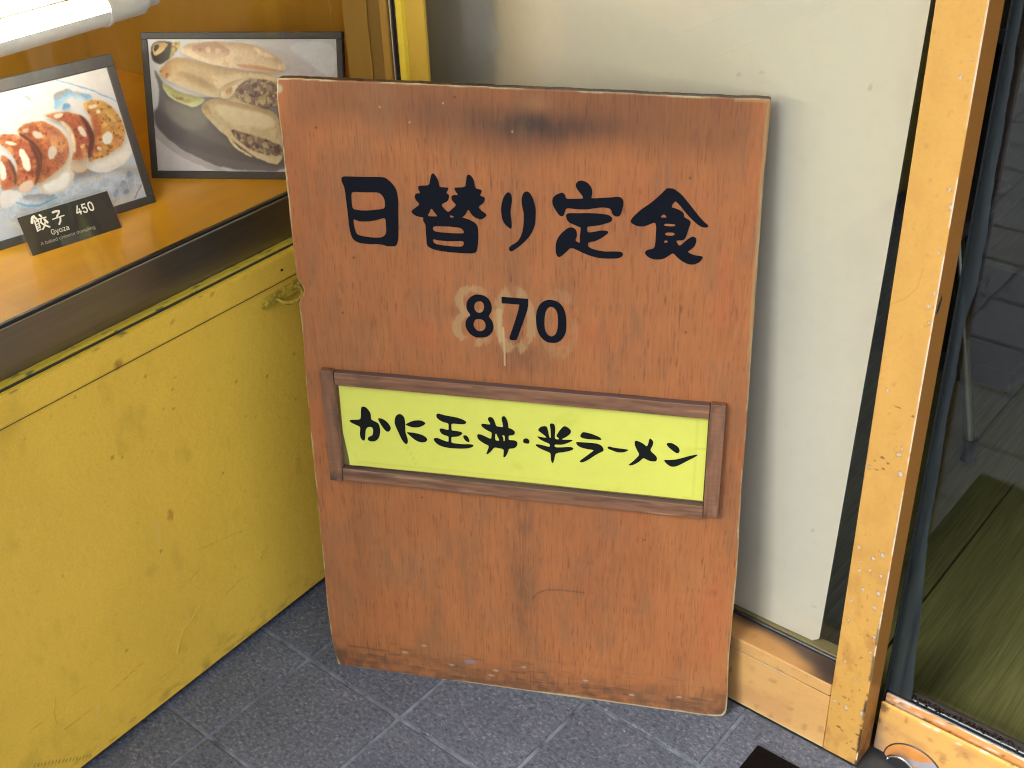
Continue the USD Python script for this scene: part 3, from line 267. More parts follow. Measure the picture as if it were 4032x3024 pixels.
look('lamp_glow', {'e': ('emission', {'color': (1.0, 0.87, 0.66), 'strength': LAMP})}, surface='e.emission')
glass('window_glass'); glass('case_glass', (0.97, 0.985, 0.97))
look('film', {'g': ('geometry', {}), 'm': ('mapping', {'scale': (90, 90, 5)}), 'n': ('noise_texture', {'scale': 1.0, 'detail': 4.0}), 'r': ('rgb_ramp', {'ramp': [(0.3, lin(22, 27, 30)), (0.72, lin(66, 77, 82))]}),
    'rf': ('rgb_ramp', {'ramp': [(0.3, (0.85,) * 3), (0.75, (0.40,) * 3)]}), 't': ('transparent_bsdf', {'color': (0.40, 0.48, 0.52)}), 'd': ('principled_bsdf', {'roughness': 0.45}), 'p': ('mix_closure', {})},
    [('g.position', 'm.vector'), ('m.vector', 'n.vector'), ('n.fac', 'r.fac'), ('n.fac', 'rf.fac'), ('r.color', 'd.base_color'), ('rf.color', 'p.fac'), ('t.BSDF', 'p.closure1'), ('d.BSDF', 'p.closure2')], surface='p.closure')
look('acrylic', {'t': ('transparent_bsdf', {'color': (0.95, 0.95, 0.94)}), 'g': ('glossy_bsdf', {'color': (1, 1, 1), 'roughness': 0.03}), 'd': ('diffuse_bsdf', {'color': (0.75, 0.73, 0.7)}),
    'a': ('mix_closure', {'fac': 0.02}), 'p': ('mix_closure', {}), **SCHLICK},
    SCHLINK + [('t.BSDF', 'a.closure1'), ('d.BSDF', 'a.closure2'), ('f.value', 'p.fac'), ('a.closure', 'p.closure1'), ('g.BSDF', 'p.closure2')], surface='p.closure')

# slate-look floor tile: cleft mottling in two scales, tone varies from tile to tile
look('slate_tile', {
    'g': ('geometry', {}), 'oi': ('object_info', {}),
    'm1': ('mapping', {'scale': (150, 210, 150), 'rotation': (0, 0, 0.5)}), 'n1': ('noise_texture', {'scale': 1.0, 'detail': 6.0, 'roughness': 0.68, 'distortion': 0.6}),
    'm2': ('mapping', {'scale': (14, 14, 14)}), 'n2': ('noise_texture', {'scale': 1.0, 'detail': 4.0, 'roughness': 0.6}),
    'r1': ('rgb_ramp', {'ramp': [(0.28, lin(47, 56, 70)), (0.45, lin(86, 95, 112)), (0.58, lin(107, 114, 131)), (0.74, lin(166, 172, 184))]}),
    'r2': ('rgb_ramp', {'ramp': [(0.3, (0.82, 0.84, 0.86)), (0.7, (1.10, 1.07, 1.06))]}),
    'mo': ('map_range', {'from_min': 0, 'from_max': 1, 'to_min': 0.85, 'to_max': 1.14}),
    'x1': ('mix_color', {'blend_type': 'multiply', 'fac': 1.0, 'use_clamp': False}), 'x2': ('vector_math', {'math_type': 'scale'}),
    'm3': ('mapping', {'scale': (95, 130, 95)}), 'n3': ('noise_texture', {'scale': 1.0, 'detail': 5.0, 'roughness': 0.6}),
    'b': ('bump', {'strength': 0.45, 'distance': 0.0011}), 'p': ('principled_bsdf', {'roughness': 0.58})},
    [('g.position', 'm1.vector'), ('m1.vector', 'n1.vector'), ('n1.fac', 'r1.fac'), ('g.position', 'm2.vector'), ('m2.vector', 'n2.vector'), ('n2.fac', 'r2.fac'),
     ('r1.color', 'x1.a'), ('r2.color', 'x1.b'), ('x1.result', 'x2.vector1'), ('oi.random', 'mo.value'), ('mo.result', 'x2.scale'), ('x2.vector', 'p.base_color'),
     ('g.position', 'm3.vector'), ('m3.vector', 'n3.vector'), ('n3.fac', 'b.height'), ('b.normal', 'p.normal')])
look('grout', {
    'g': ('geometry', {}), 'm1': ('mapping', {'scale': (26, 26, 26)}), 'n1': ('noise_texture', {'scale': 1.0, 'detail': 6.0, 'roughness': 0.6}),
    'r1': ('rgb_ramp', {'ramp': [(0.30, lin(50, 53, 56)), (0.45, lin(104, 113, 128)), (0.68, lin(138, 148, 164))]}),
    'b': ('bump', {'strength': 0.4, 'distance': 0.001}), 'p': ('principled_bsdf', {'roughness': 0.75})},
    [('g.position', 'm1.vector'), ('m1.vector', 'n1.vector'), ('n1.fac', 'r1.fac'), ('r1.color', 'p.base_color'), ('n1.fac', 'b.height'), ('b.normal', 'p.normal')])
look('floor_wood', {
    'g': ('geometry', {}), 'm1': ('mapping', {'scale': (230, 7, 7), 'rotation': (0, 0, 0.10)}), 'n1': ('noise_texture', {'scale': 1.0, 'detail': 5.0, 'roughness': 0.6, 'distortion': 0.8}),
    'r1': ('rgb_ramp', {'ramp': [(0.25, (0.090, 0.088, 0.030)), (0.55, (0.165, 0.160, 0.055)), (0.8, (0.23, 0.225, 0.085))]}),
    'p': ('principled_bsdf', {'roughness': 0.42})},
    [('g.position', 'm1.vector'), ('m1.vector', 'n1.vector'), ('n1.fac', 'r1.fac'), ('r1.color', 'p.base_color')])

# ---------------------------------------------------------------- ground and paving
S = 0.2                                                              # tile module
obj('ground', trimesh.Trimesh([[-60, -60, -.05], [60, -60, -.05], [60, 60, -.05], [-60, 60, -.05]], [[0, 1, 2], [0, 2, 3]]), 'asphalt', kind='structure', label='dark asphalt street beyond the tiled pavement')
pav = thing('pavement', 'grey slate look tiles with pale joints in front of the shop', kind='structure')
obj('grout', cbox(-4.0, 6.0, -4.0, 0.334, -0.045, -0.0024, 0.0005), 'grout', pav)
J = 0.0032                                                           # half a joint
def tile(i, j, near=True):
    x0, x1, y0, y1 = i * S + J, (i + 1) * S - J, j * S + J, min((j + 1) * S - J, 0.3335)
    r = np.random.default_rng(5000 + i * 61 + j)
    if near:
        dz = r.uniform(-0.0004, 0.0004)
        e = []
        for a, b in (((x0, y0), (x1, y0)), ((x1, y0), (x1, y1)), ((x1, y1), (x0, y1)), ((x0, y1), (x0, y0))):
            k = np.linspace(0, 1, 15)[:-1, None]; e.append(np.array(a) * (1 - k) + np.array(b) * k)
        e = np.vstack(e); cn = e.mean(0); n = len(e); d = (e - cn) / np.abs(e - cn).max(1, keepdims=True)
        j1 = r.normal(0, .00022, n); j1[::14] -= .0006; j2 = .0010 + np.abs(r.normal(0, .0004, n)) + (r.random(n) < .05) * .0012
        top = e + d * (j1 - j2)[:, None]; mid = e + d * j1[:, None]
        v = np.vstack([np.c_[top, np.full(n, dz)], np.c_[mid, np.full(n, dz - .0011)], np.c_[mid, np.full(n, -.012)], [[*cn, dz]]])
        i_ = np.arange(n); q_ = (i_ + 1) % n; f = [np.c_[i_, q_, np.full(n, 3 * n)]]
        for o in (0, n): f += [np.c_[o + i_, o + n + i_, o + n + q_], np.c_[o + i_, o + n + q_, o + q_]]
        return trimesh.Trimesh(v, np.vstack(f), process=False)
    return trimesh.creation.box(bounds=[[x0, y0, -.01], [x1, y1, 0]])
far = []
for j in range(-20, 2):
    for i in range(-20, 30):
        if -2 <= i <= 6 and -7 <= j <= 1: obj('floor_tile', tile(i, j), 'slate_tile', pav)
        else: far.append(tile(i, j, False))
cr = []
for k in range(70):
    b_ = trimesh.creation.icosphere(0, rng.uniform(.0005, .0015)); b_.vertices = b_.vertices * rng.uniform(.5, 1.5, 3) + [rng.uniform(-.1, .75), .33 - .75 * rng.beta(.9, 1.3), .0009]; cr.append(b_)
obj('grit', trimesh.util.concatenate(cr[:45]), 'black_rubber', pav, kind='stuff'); obj('paint_crumbs', trimesh.util.concatenate(cr[45:]), 'pale_ply', pav, kind='stuff')
obj('outer_tiles', trimesh.util.concatenate(far), 'slate_tile', pav, kind='stuff')

# ---------------------------------------------------------------- shop front above and beside, the room behind
wall = thing('shop_front', 'cream rendered shop front wall above and beside the doors', 'wall')
obj('lintel', cbox(-0.10, 1.62, 0.33, 0.50, 2.06, 3.4, .004), 'shop_yellow', wall)
obj('wall', cbox(1.625, 4.5, 0.30, 0.50, 0.0, 3.4, .004), 'shop_render', wall)
obj('upper_wall', cbox(-4.0, -0.105, 0.53, 0.70, 0.0, 3.4, .004), 'shop_render', wall)
room = thing('room', 'dim dining room with olive walls seen through the door glass', kind='structure')
obj('back_wall', cbox(-1.6, 3.2, 3.02, 3.12, -.02, 2.6), 'room_wall', room)
obj('side_wall', cbox(-1.7, -1.6, 0.72, 3.12, -.02, 2.6), 'room_wall', room); obj('side_wall', cbox(3.2, 3.3, 0.5, 3.12, -.02, 2.6), 'room_wall', room)
obj('ceiling', cbox(-1.7, 3.3, 0.5, 3.12, 2.6, 2.7), 'shop_render', room)
obj('skirting_board', cbox(-1.6, 3.2, 3.0, 3.018, 0.001, 0.09), 'skirting', room)
fl = thing('room_floor', 'olive green wood grain floor boards inside the shop', kind='structure')
xb = [-1.6, -0.655, 0.245, 0.7055, 1.165, 1.625, 2.1, 2.6, 3.2]
for a, b2 in zip(xb[:-1], xb[1:]): obj('floor_board', cbox(a + .0020, b2 - .0020, 0.428, 3.0, -0.02, -0.001, .0006), 'floor_wood', fl)
obj('board_bed', cbox(-1.6, 3.2, 0.428, 3.0, -0.04, -0.0205, .0004), 'black_rubber', fl)
obj('door_track', cbox(-0.10, 1.62, 0.3345, 0.427, -0.03, -0.003, .001), 'dark_steel', label='dark metal floor track under the sliding doors', cat='door track')

# street opposite, only ever mirrored in the glass
opp = thing('opposite_building', 'pale building across the street mirrored in the glass', 'building')
obj('wall', cbox(-14, 18, -15.5, -14.5, -.05, 4.6, .02), 'facade_far', opp)
# unseen overhang added to keep sky light off; corner lit from the street side
eave = thing('eaves', 'unseen cream overhang added above shop front and cabinet to keep sky light off', 'eaves')
obj('soffit', cbox(-0.10, 4.5, -0.62, 0.325, 2.42, 2.48, .004), 'shop_render', eave); obj('soffit', cbox(-0.09, 0.50, -1.7, -0.625, 2.42, 2.48, .004), 'shop_render', eave)

# ---------------------------------------------------------------- yellow display cabinet
NC, TC, PC = (0.99868, 0.05144, 0), (-0.05144, 0.99868, 0), (-0.10703, 0, 0)
CABM = frame_matrix(NC, TC, (0, 0, 1), PC)                           # x out of the front, y along it
cab = thing('display_cabinet', 'yellow painted display cabinet with glass window over an orange shelf', 'display cabinet', mat=CABM)
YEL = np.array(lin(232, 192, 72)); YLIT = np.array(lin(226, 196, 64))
CH_SPECK = [(-66, 520), (-74, 505), (-111, 545), (-216, 568), (33, 462), (-95, 485), (-79, 476), (148, 452), (133, 425), (90, 442), (80, 407), (138, 376), (-187, 457), (-173, 449), (39, 398), (57, 388), (-55, 603), (-262, 595), (17, 612), (-241, 148), (-300, 330), (-20, 330), (-150, 270)]
SCR = [((-337, 140), (-315, 140)), ((-281, 100), (-218, 109)), ((-201, 58), (-167, 57)), ((-88, 230), (-5, 211)), ((-408, 130), (-377, 133)), ((-362, 94), (-316, 95)), ((-120, 190), (-95, 196)), ((-60, 120), (-20, 128))]
def cabinet_colour(y, z, dirt=1.0):
    """y, z in mm on the front"""
    c = np.tile(YEL, (len(y), 1)); n = n2(y, z, .006, .005, 3); m = n2(y, z, .03, .02, 4)
    c *= (0.90 + 0.2 * n)[:, None] * (0.97 + 0.06 * m)[:, None]
    c = mixc(c, lin(168, 140, 48), dirt * 0.34 * sstep(.58, .80, n2(y, z, .02, .012, 5)))
    f = n2(y, z, .22, .16, 6, 3)
    c = mixc(c, lin(140, 114, 40), dirt * 0.30 * sstep(.755, .83, f))
    for k, (a, b) in enumerate(CH_SPECK):
        r = 1.3 + (k * 37 % 5) * .35; d = np.hypot((y - a) * (1 + .3 * (k % 3)), z - b) + 2.0 * (n2(y, z, .3, .3, 8 + k % 3, 2) - .5)
        c = mixc(c, lin(124, 104, 38), 0.62 * sstep(r + 1.4, r - 1, d))
    for a in SCR: c = mixc(c, lin(120, 100, 28), 0.45 * sstep(1.9, .5, segd(y, z, a) + 1.2 * n2(y, z, .1, .1, 11, 2)))
    d = np.hypot((y + 148) / 1.0, (z - 582) * 1.0) + 7 * (n2(y, z, .2, .2, 12, 3) - .5)
    c = mixc(c, lin(140, 88, 28), 0.75 * sstep(9, 5, d))
    d = np.hypot(y + 122, (z - 318) * .55) + 8 * (n2(y, z, .25, .2, 13, 3) - .5)
    c = mixc(c, lin(176, 104, 44), 0.6 * sstep(7, 3, d))
    for a, b, z2 in ((-143, 322, 284), (-305, 95, 68)): c = mixc(c, lin(225, 205, 130), .35 * sstep(2.6, .8, segd(y, z, [(a, b), (a - 8, z2)])))
    # scuffs and greyed paint along the foot
    c = mixc(c, lin(128, 110, 46), 0.5 * sstep(.5, .75, n2(y, z, .05, .12, 14)) * sstep(70, 5, z))
    e = sstep(11.0, 8.0, z + 4 * (n2(y, z, .08, .2, 15) - .5)); c = mixc(c, lin(196, 182, 128), 0.6 * e)
    t = segd(y, z, [(-417, 73), (-339, 18)])                           # row of short dashes left by a knurled wheel
    c = mixc(c, lin(112, 96, 34), 0.55 * sstep(3.6, 2.6, t) * (np.sin(((y + 417) * .8 - z * .55) * 1.1) > .1))
    return c
ny, nz = 340, 286
fp = grid(ny, nz, lambda u, v: np.c_[np.zeros_like(u), -0.52 + u * 0.86, 0.011 + v * 0.5645])
V = fp.vertices; yy, zz = V[:, 1] * 1000, V[:, 2] * 1000
V[:, 0] += 0.0011 * (n2(yy, zz, .012, .010, 20) - .5) + 0.0008 * (n2(yy, zz, .05, .045, 21) - .5)
for a, b, r in ((-219, 511, 3.2), (-19, 471, 2.6), (-162, 58, 4), (-60, 400, 2.5), (-280, 420, 3), (-110, 200, 3), (60, 300, 2.5), (-210, 260, 2.6), (-340, 330, 3), (-130, 430, 2.2), (-240, 60, 3), (-300, 170, 2.6)):
    V[:, 0] += 0.0011 * np.exp(-((yy - a) ** 2 + (zz - b) ** 2) / r ** 2)
fp = trimesh.Trimesh(V, fp.faces, process=False)
obj('front_panel', fp, 'cabinet_paint', cab, paint=cabinet_colour(yy, zz), smooth=True)
obj('panel_core', cbox(-0.9, -0.0035, -1.7, 0.34, 0.013, 0.575, .001), 'shop_yellow', cab)
obj('plinth', cbox(-0.88, -0.030, -1.68, 0.33, 0.001, 0.0125, .0005), 'black_rubber', cab)  # black slab in the gap underneath, standing in for contact shadow
obj('side_stretch', cbox(-0.004, -0.0002, -1.7, -0.522, 0.006, 0.575, .0005), 'shop_yellow', cab)
for path in ([(-106, 135), (-120, 126), (-135, 115), (-145, 113), (-155, 97), (-165, 80)], [(34, 152), (23, 150), (16, 140)], [(-360, 154), (-368, 134), (-371, 112)]):
    pts = np.array([[0.0002, a / 1000, b / 1000] for a, b in path]); k = np.linspace(0, 1, 24)
    pts = np.stack([np.interp(k, np.linspace(0, 1, len(pts)), pts[:, d]) for d in range(3)], 1)
    rad = 0.0009 + 0.0005 * np.sin(k * 9) ** 2 + 0.0019 * np.exp(-((k - .96) / .06) ** 2)
    t = tube(pts, rad, 8); t.vertices[:, 0] *= .42
    obj('paint_drip', t, 'cabinet_paint', cab, paint=np.tile(YEL * .97, (len(t.vertices), 1)), smooth=True)
# top rail: a lip that runs along the upper edge of the front
def rail_colour(v, n):
    y, z = v[:, 1] * 1000, v[:, 2] * 1000
    c = cabinet_colour(y, z, .8)
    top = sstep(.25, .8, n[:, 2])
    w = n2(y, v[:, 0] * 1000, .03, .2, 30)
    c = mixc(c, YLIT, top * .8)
    c = mixc(c, lin(120, 118, 96), sstep(.5, .62, w) * top * sstep(-6.5, -11, v[:, 0] * 1000 + 4 * (n2(y, z, .12, .1, 31) - .5)))
    k = sstep(.60, .70, n2(y, z, .10, .5, 32)) * sstep(.2, .7, n[:, 2])
    return mixc(c, lin(88, 84, 60), .8 * k)
tr = gbox(-0.0120, 0.0028, -0.52, 0.34, 0.5765, 0.6175, .0046, .006)
obj('top_rail', tr, 'cabinet_paint', cab, paint=rail_colour)
obj('top_rail_end', cbox(-0.0115, 0.0026, -1.7, -0.521, 0.5765, 0.6175, .002), 'shop_yellow', cab)
obj('seam_filler', cbox(-0.012, -0.0012, -1.7, 0.34, 0.5752, 0.5764, .0002), 'dark_wood', cab)
obj('groove', cbox(-0.0170, -0.0123, -1.7, 0.34, 0.58, 0.6162, .0003), 'dark_wood', cab)
def ledge_colour(v, n):
    y, x = v[:, 1] * 1000, v[:, 0] * 1000
    c = np.tile(np.array(lin(206, 184, 62)), (len(v), 1)) * (0.85 + .3 * n2(y, x, .02, .1, 40))[:, None]
    c = mixc(c, lin(92, 90, 70), .85 * sstep(.60, .68, n2(y, x, .07, .35, 41)))
    return mixc(c, lin(206, 210, 196), .9 * sstep(.70, .74, n2(y, x, .05, .25, 42)))
lg = gbox(-0.0300, -0.0173, -0.52, 0.34, 0.598, 0.6190, .0014, .004)
lg.vertices[:, 2] += 0.0012 * (n2(lg.vertices[:, 1] * 1000, lg.vertices[:, 0] * 1000, .09, .3, 43) - .5)
obj('window_ledge', lg, 'cabinet_paint', cab, paint=ledge_colour)
obj('window_ledge_end', cbox(-0.0300, -0.0173, -1.7, -0.521, 0.598, 0.6185, .001), 'shop_yellow', cab)
obj('kick_band', cbox(-0.0345, -0.0302, -1.7, 0.338, 0.60, 0.6805, .0006), 'stainless', cab, label='dark stainless steel band below the window glass')
obj('band_lip', cbox(-0.0350, -0.0297, -1.7, 0.338, 0.6808, 0.6822, .0004), 'aluminium', cab)
obj('glass_gasket', cbox(-0.0385, -0.0308, -1.7, 0.338, 0.6824, 0.6862, .0008), 'black_rubber', cab)
obj('window_glass', cbox(-0.0365, -0.0325, -1.7, 0.338, 0.6864, 1.50, .0003), 'case_glass', cab)
obj('shelf', cbox(-0.92, -0.040, -1.7, 0.514, 0.645, 0.660, .001), 'shelf_paint', cab)
obj('carcass', cbox(-0.92, -0.040, -1.7, 0.528, 0.580, 0.6445, .001), 'dark_wood', cab)
obj('back_wall', cbox(-0.935, -0.921, -1.7, 0.53, 0.645, 1.5, .001), 'case_wall', cab)
obj('end_wall', cbox(-0.92, -0.030, 0.5145, 0.528, 0.6446, 1.5, .001), 'case_wall', cab)
obj('far_end_wall', cbox(-0.92, -0.03, -1.715, -1.701, 0.006, 1.9, .001), 'shop_yellow', cab)
obj('canopy', cbox(-0.95, -0.02, -1.7, 0.515, 1.502, 2.4, .004), 'shop_yellow', cab)
obj('reflector', cbox(-0.172, -0.165, -1.69, 0.004, 0.992, 1.30, .001), 'dark_steel', cab, label='dull metal reflector above the tube lamp')
obj('slotted_strip', cbox(-0.9205, -0.914, -0.012, 0.024, 0.70, 1.45, .001), 'dark_wood', cab)
# hasp: plate, two screws and a staple
hasp = thing('hasp', mat=None, parent=cab)
def hasp_paint(v, n):
    c = np.tile(np.array(lin(196, 172, 60)), (len(v), 1)); k = n2(v[:, 1] * 1000, v[:, 2] * 1000 + v[:, 0] * 700, .25, .25, 50)
    c = mixc(c, lin(124, 106, 50), .7 * sstep(.55, .68, k)); return mixc(c, lin(222, 200, 100), .4 * sstep(.40, .28, k))
pl = sg.LineString([(108, 557.5), (176, 561.5)]).buffer(9.0)
hp = trimesh.util.concatenate([trimesh.creation.extrude_polygon(pl, 1.8, engine='earcut')]); w = hp.vertices / 1000
hp.vertices = np.c_[w[:, 2] + .0028, w[:, 0], w[:, 1]]; hp.fix_normals()
obj('plate', fine(hp, .004), 'cabinet_paint', hasp, paint=hasp_paint)
for a, b in ((109, 557), (175, 561.5)):
    s = trimesh.creation.icosphere(2, .0052); s.vertices = s.vertices * [.55, 1, 1] + [.0046, a / 1000, b / 1000]; obj('screw', s, 'cabinet_paint', hasp, paint=hasp_paint)
st = [(.004, .126, .5585), (.012, .1265, .556), (.021, .130, .5535), (.0262, .138, .5525), (.0275, .148, .553), (.0262, .158, .5545), (.021, .165, .557), (.012, .1675, .560), (.004, .168, .5615)]
k = np.linspace(0, 1, 40); st = np.array(st); st = np.stack([np.interp(k, np.linspace(0, 1, len(st)), st[:, d]) for d in range(3)], 1)
from scipy.ndimage import uniform_filter1d
st = uniform_filter1d(st, 5, axis=0, mode='nearest')
obj('staple', tube(st, .0030, 10), 'cabinet_paint', hasp, paint=hasp_paint)
hole = trimesh.creation.cylinder(.0022, .004); hole.apply_transform(trimesh.transformations.rotation_matrix(math.pi / 2, [0, 1, 0])); hole.apply_translation([.0012, .1463, .5957])
obj('screw_hole', hole, 'black_rubber', cab)

# ---------------------------------------------------------------- tube lamp inside the window
lamp = thing('tube_lamp', 'lit warm white tube lamp hanging inside the cabinet window', 'lamp', mat=CABM)
LX, LZ, LR = -0.100, 0.9885, 0.0205
def arc_tube(y0, y1, r, a0, a1, n=40):
    t = np.linspace(math.radians(a0), math.radians(a1), n + 1); c = np.c_[LX + r * np.cos(t), LZ + r * np.sin(t)]
    v = np.vstack([np.c_[c[:, 0], np.full(n + 1, y0), c[:, 1]], np.c_[c[:, 0], np.full(n + 1, y1), c[:, 1]]]); i = np.arange(n)
    return trimesh.Trimesh(v, np.vstack([np.c_[i, i + n + 1, i + 1], np.c_[i + 1, i + n + 1, i + n + 2]]), process=False)
obj('glowing_tube', arc_tube(-1.2, 0.0085, LR - .0012, 2, 200), 'lamp_glow', lamp, smooth=True)
obj('housing', arc_tube(-1.2, 0.009, LR, 200, 362), 'lamp_housing', lamp, smooth=True)
obj('collar', trimesh.creation.annulus(LR - .001, LR + .0016, .004, sections=48, transform=trimesh.transformations.translation_matrix([LX, .0095, LZ]) @ trimesh.transformations.rotation_matrix(math.pi / 2, [1, 0, 0])), 'lamp_housing', lamp, smooth=30)
obj('end_cap', tube([(LX, .0095, LZ), (LX, .066, LZ), (LX, .0665, LZ), (LX, .072, LZ)], [LR - .001, LR - .0015, LR - .004, LR - .0055], 40), 'lamp_housing', lamp, smooth=30)
obj('socket', tube([(LX, .072, LZ), (LX, .09, LZ)], LR - .008, 32), 'lamp_housing', lamp, smooth=30)

# ---------------------------------------------------------------- framed food photographs and the price card
def stand_frame(q, zs=.6602):
    a, l = q[2], q[3]; o = np.array(PC) + np.array(NC) * q[0] + np.array(TC) * q[1] + [0, 0, zs]
    ex = np.array(NC) * math.cos(a) + np.array(TC) * math.sin(a); n = np.cross(ex, [0, 0, 1])
    up = np.array([0, 0, 1]) * math.cos(l) - n * math.sin(l)
    return frame_matrix(ex, -np.cross(ex, up), up, o)                  # x along, y into the picture, z up
def raster(W, H, x0, z0, layers, bg, grad, seed):
    nx, nz = int(W / .85), int(H / .85)
    m = grid(nx, nz, lambda u, v: np.c_[(x0 + u * W) / 1000, np.full_like(u, .0030), (z0 + v * H) / 1000])
    X, Z = m.vertices[:, 0] * 1000, m.vertices[:, 2] * 1000
    c = np.tile(np.array(bg, float), (len(X), 1)); c = mixc(c, grad, sstep(.9, .1, (Z - z0) / H))
    wx, wz = 3.0 * (n2(X, Z, .11, .11, seed + 2, 3) - .5), 3.0 * (n2(X, Z, .11, .11, seed + 3, 3) - .5)
    fine_, mid, cell = n2(X, Z, .42, .42, seed, 3), n2(X, Z, .10, .10, seed + 1, 4), n2(X, Z, .22, .22, seed + 4, 2)
    shape = lambda k: k.reshape(nz + 1, nx + 1)
    for pts, col, bl in layers:
        k = shape(shapely.contains_xy(sg.Polygon(chaikin(pts, 2)).buffer(0), X + wx, Z + wz).astype(float))
        soft = gaussian_filter(k, bl * .27 + .3).ravel(); wide = gaussian_filter(k, 7.0).ravel(); col = np.array(col, float)
        lum, sat = col.mean(), col.max() - col.min()
        if sat > 60 and lum < 150:                                    # browned crust: blotchy, paler towards the rim
            t = col * (1 + .55 * (mid - .5) + .35 * (fine_ - .5))[:, None]; t = mixc(t, (214, 170, 104), .55 * sstep(.54, .72, mid) + .35 * sstep(.9, .45, wide)); t = mixc(t, (96, 44, 30), .5 * sstep(.42, .28, cell))
        elif lum < 135 and sat < 40 and bl > 2.2 and bl < 3:           # chopped filling
            t = mixc(np.tile(col, (len(X), 1)), (196, 178, 136), .9 * sstep(.56, .64, cell)); t = mixc(t, (62, 46, 50), .85 * sstep(.40, .30, cell)); t = mixc(t, (150, 122, 112), .6 * sstep(.5, .6, fine_))
        elif sat > 38 and lum >= 150:                                  # pastry: soft light from above, darker under the edge
            t = col * (1 + .16 * (fine_ - .5) + .34 * (mid - .5))[:, None]; up = gaussian_filter(np.roll(k, 9, 0) - np.roll(k, -9, 0), 5.0).ravel()
            t = mixc(t, (150, 116, 78), np.clip(-up, 0, 1) * .0 + .55 * np.clip(up, 0, 1)); t = mixc(t, (246, 236, 212), .55 * np.clip(-up, 0, 1)); t = mixc(t, (176, 132, 84), .35 * sstep(.60, .74, mid))
        else:
            t = col * (1 + .05 * (fine_ - .5) + .10 * (mid - .5))[:, None]
        if bl == 2 and sat > 20: c = mixc(c, c * .62, .5 * np.clip(gaussian_filter(np.roll(k, -5, 0), 4.0).ravel() - soft, 0, 1))   # shade on what lies below
        c = c * (1 - soft[:, None]) + soft[:, None] * t
    c = np.clip(c, 0, 255) / 255
    return m, np.where(c <= .04045, c / 12.92, ((c + .055) / 1.055) ** 2.4) * .95
def picture(q, W, H, x0, x1, z0, z1, layers, bg, grad, label, seed):
    f = thing('framed_photo', label, 'framed photo', group='framed food photos in the cabinet window', mat=stand_frame(q))
    obj('frame_rail', cbox(0, W, 0, .014, 0, z0 / 1000, .0012), 'picture_frame', f); obj('frame_rail', cbox(0, W, 0, .014, z1 / 1000, H, .0012), 'picture_frame', f)
    obj('frame_stile', cbox(0, x0 / 1000, .0001, .0139, z0 / 1000, z1 / 1000, .0012), 'picture_frame', f); obj('frame_stile', cbox(x1 / 1000, W, .0001, .0139, z0 / 1000, z1 / 1000, .0012), 'picture_frame', f)
    m, c = raster(x1 - x0 + 2, z1 - z0 + 2, x0 - 1, z0 - 1, layers, bg, grad, seed); obj('photo_print', m, 'print', f, paint=c)
    obj('backing', cbox(.004, W - .004, .0035, .0125, .004, H - .004, .001), 'dark_wood', f)
    return f
picture((-0.2956, -0.2049, 1.353, 0.2502), .330, .2221, 12, 318, 12, 204.5, PHOTO1, (205, 205, 212), (190, 203, 228), 'black framed photo of fried dumplings behind the price card', 60)
f2 = picture((-0.308, 0.1746, 0.5321, 0.2902), .3164, .2218, 10.5, 306.5, 12, 211, PHOTO2, (205, 210, 226), (214, 218, 234), 'black framed photo of spring rolls in the cabinet corner', 70)
pc = thing('price_card', 'small black price card lettered Gyoza 450 in a clear holder', 'price card', mat=stand_frame((-0.2205, -0.101, 1.3636, 0.4653)))
obj('card', cbox(0, .1327, 0, .0012, 0, .0554, .0002), 'card_black', pc)
obj('sleeve', cbox(-.0035, .1362, .0014, .0026, -.0035, .0589, .0003), 'acrylic', pc)
def lay(mesh, x, z, d=-.0002):
    v = mesh.vertices; mesh.vertices = np.c_[v[:, 0] + x, d - v[:, 2], v[:, 1] + z]; mesh.fix_normals(); return mesh
ch = [sg.LineString(p).buffer(w_ * .066, quad_segs=6) for w_, p in CARD]
obj('lettering', slab(shapely.union_all(ch[:15]), .0004), 'card_white', pc); obj('lettering', slab(shapely.union_all(ch[15:]), .0004), 'card_white', pc)
for t_, hgt, x, z, mt, b_ in (('450', .0128, .0780, .0350, 'card_white', True), ('Gyoza', .0072, .0350, .0196, 'card_white', False), ('A baked chinese dumpling', .0046, .0160, .0102, 'card_grey', False)):
    m = text_mesh(t_, hgt, .0004, b_)
    target = {'450': .0278, 'Gyoza': .0262, 'A baked chinese dumpling': .0800}[t_]; m.vertices[:, 0] *= target / (m.bounds[1][0])
    obj('lettering', lay(m, x, z), mt, pc)
obj('holder', trimesh.util.concatenate([cbox(.0425, .0868, -.0022, -.0008, -.0072, .011, .0003), cbox(.0425, .0868, -.0022, .016, -.0082, -.0068, .0003)]), 'acrylic', pc)

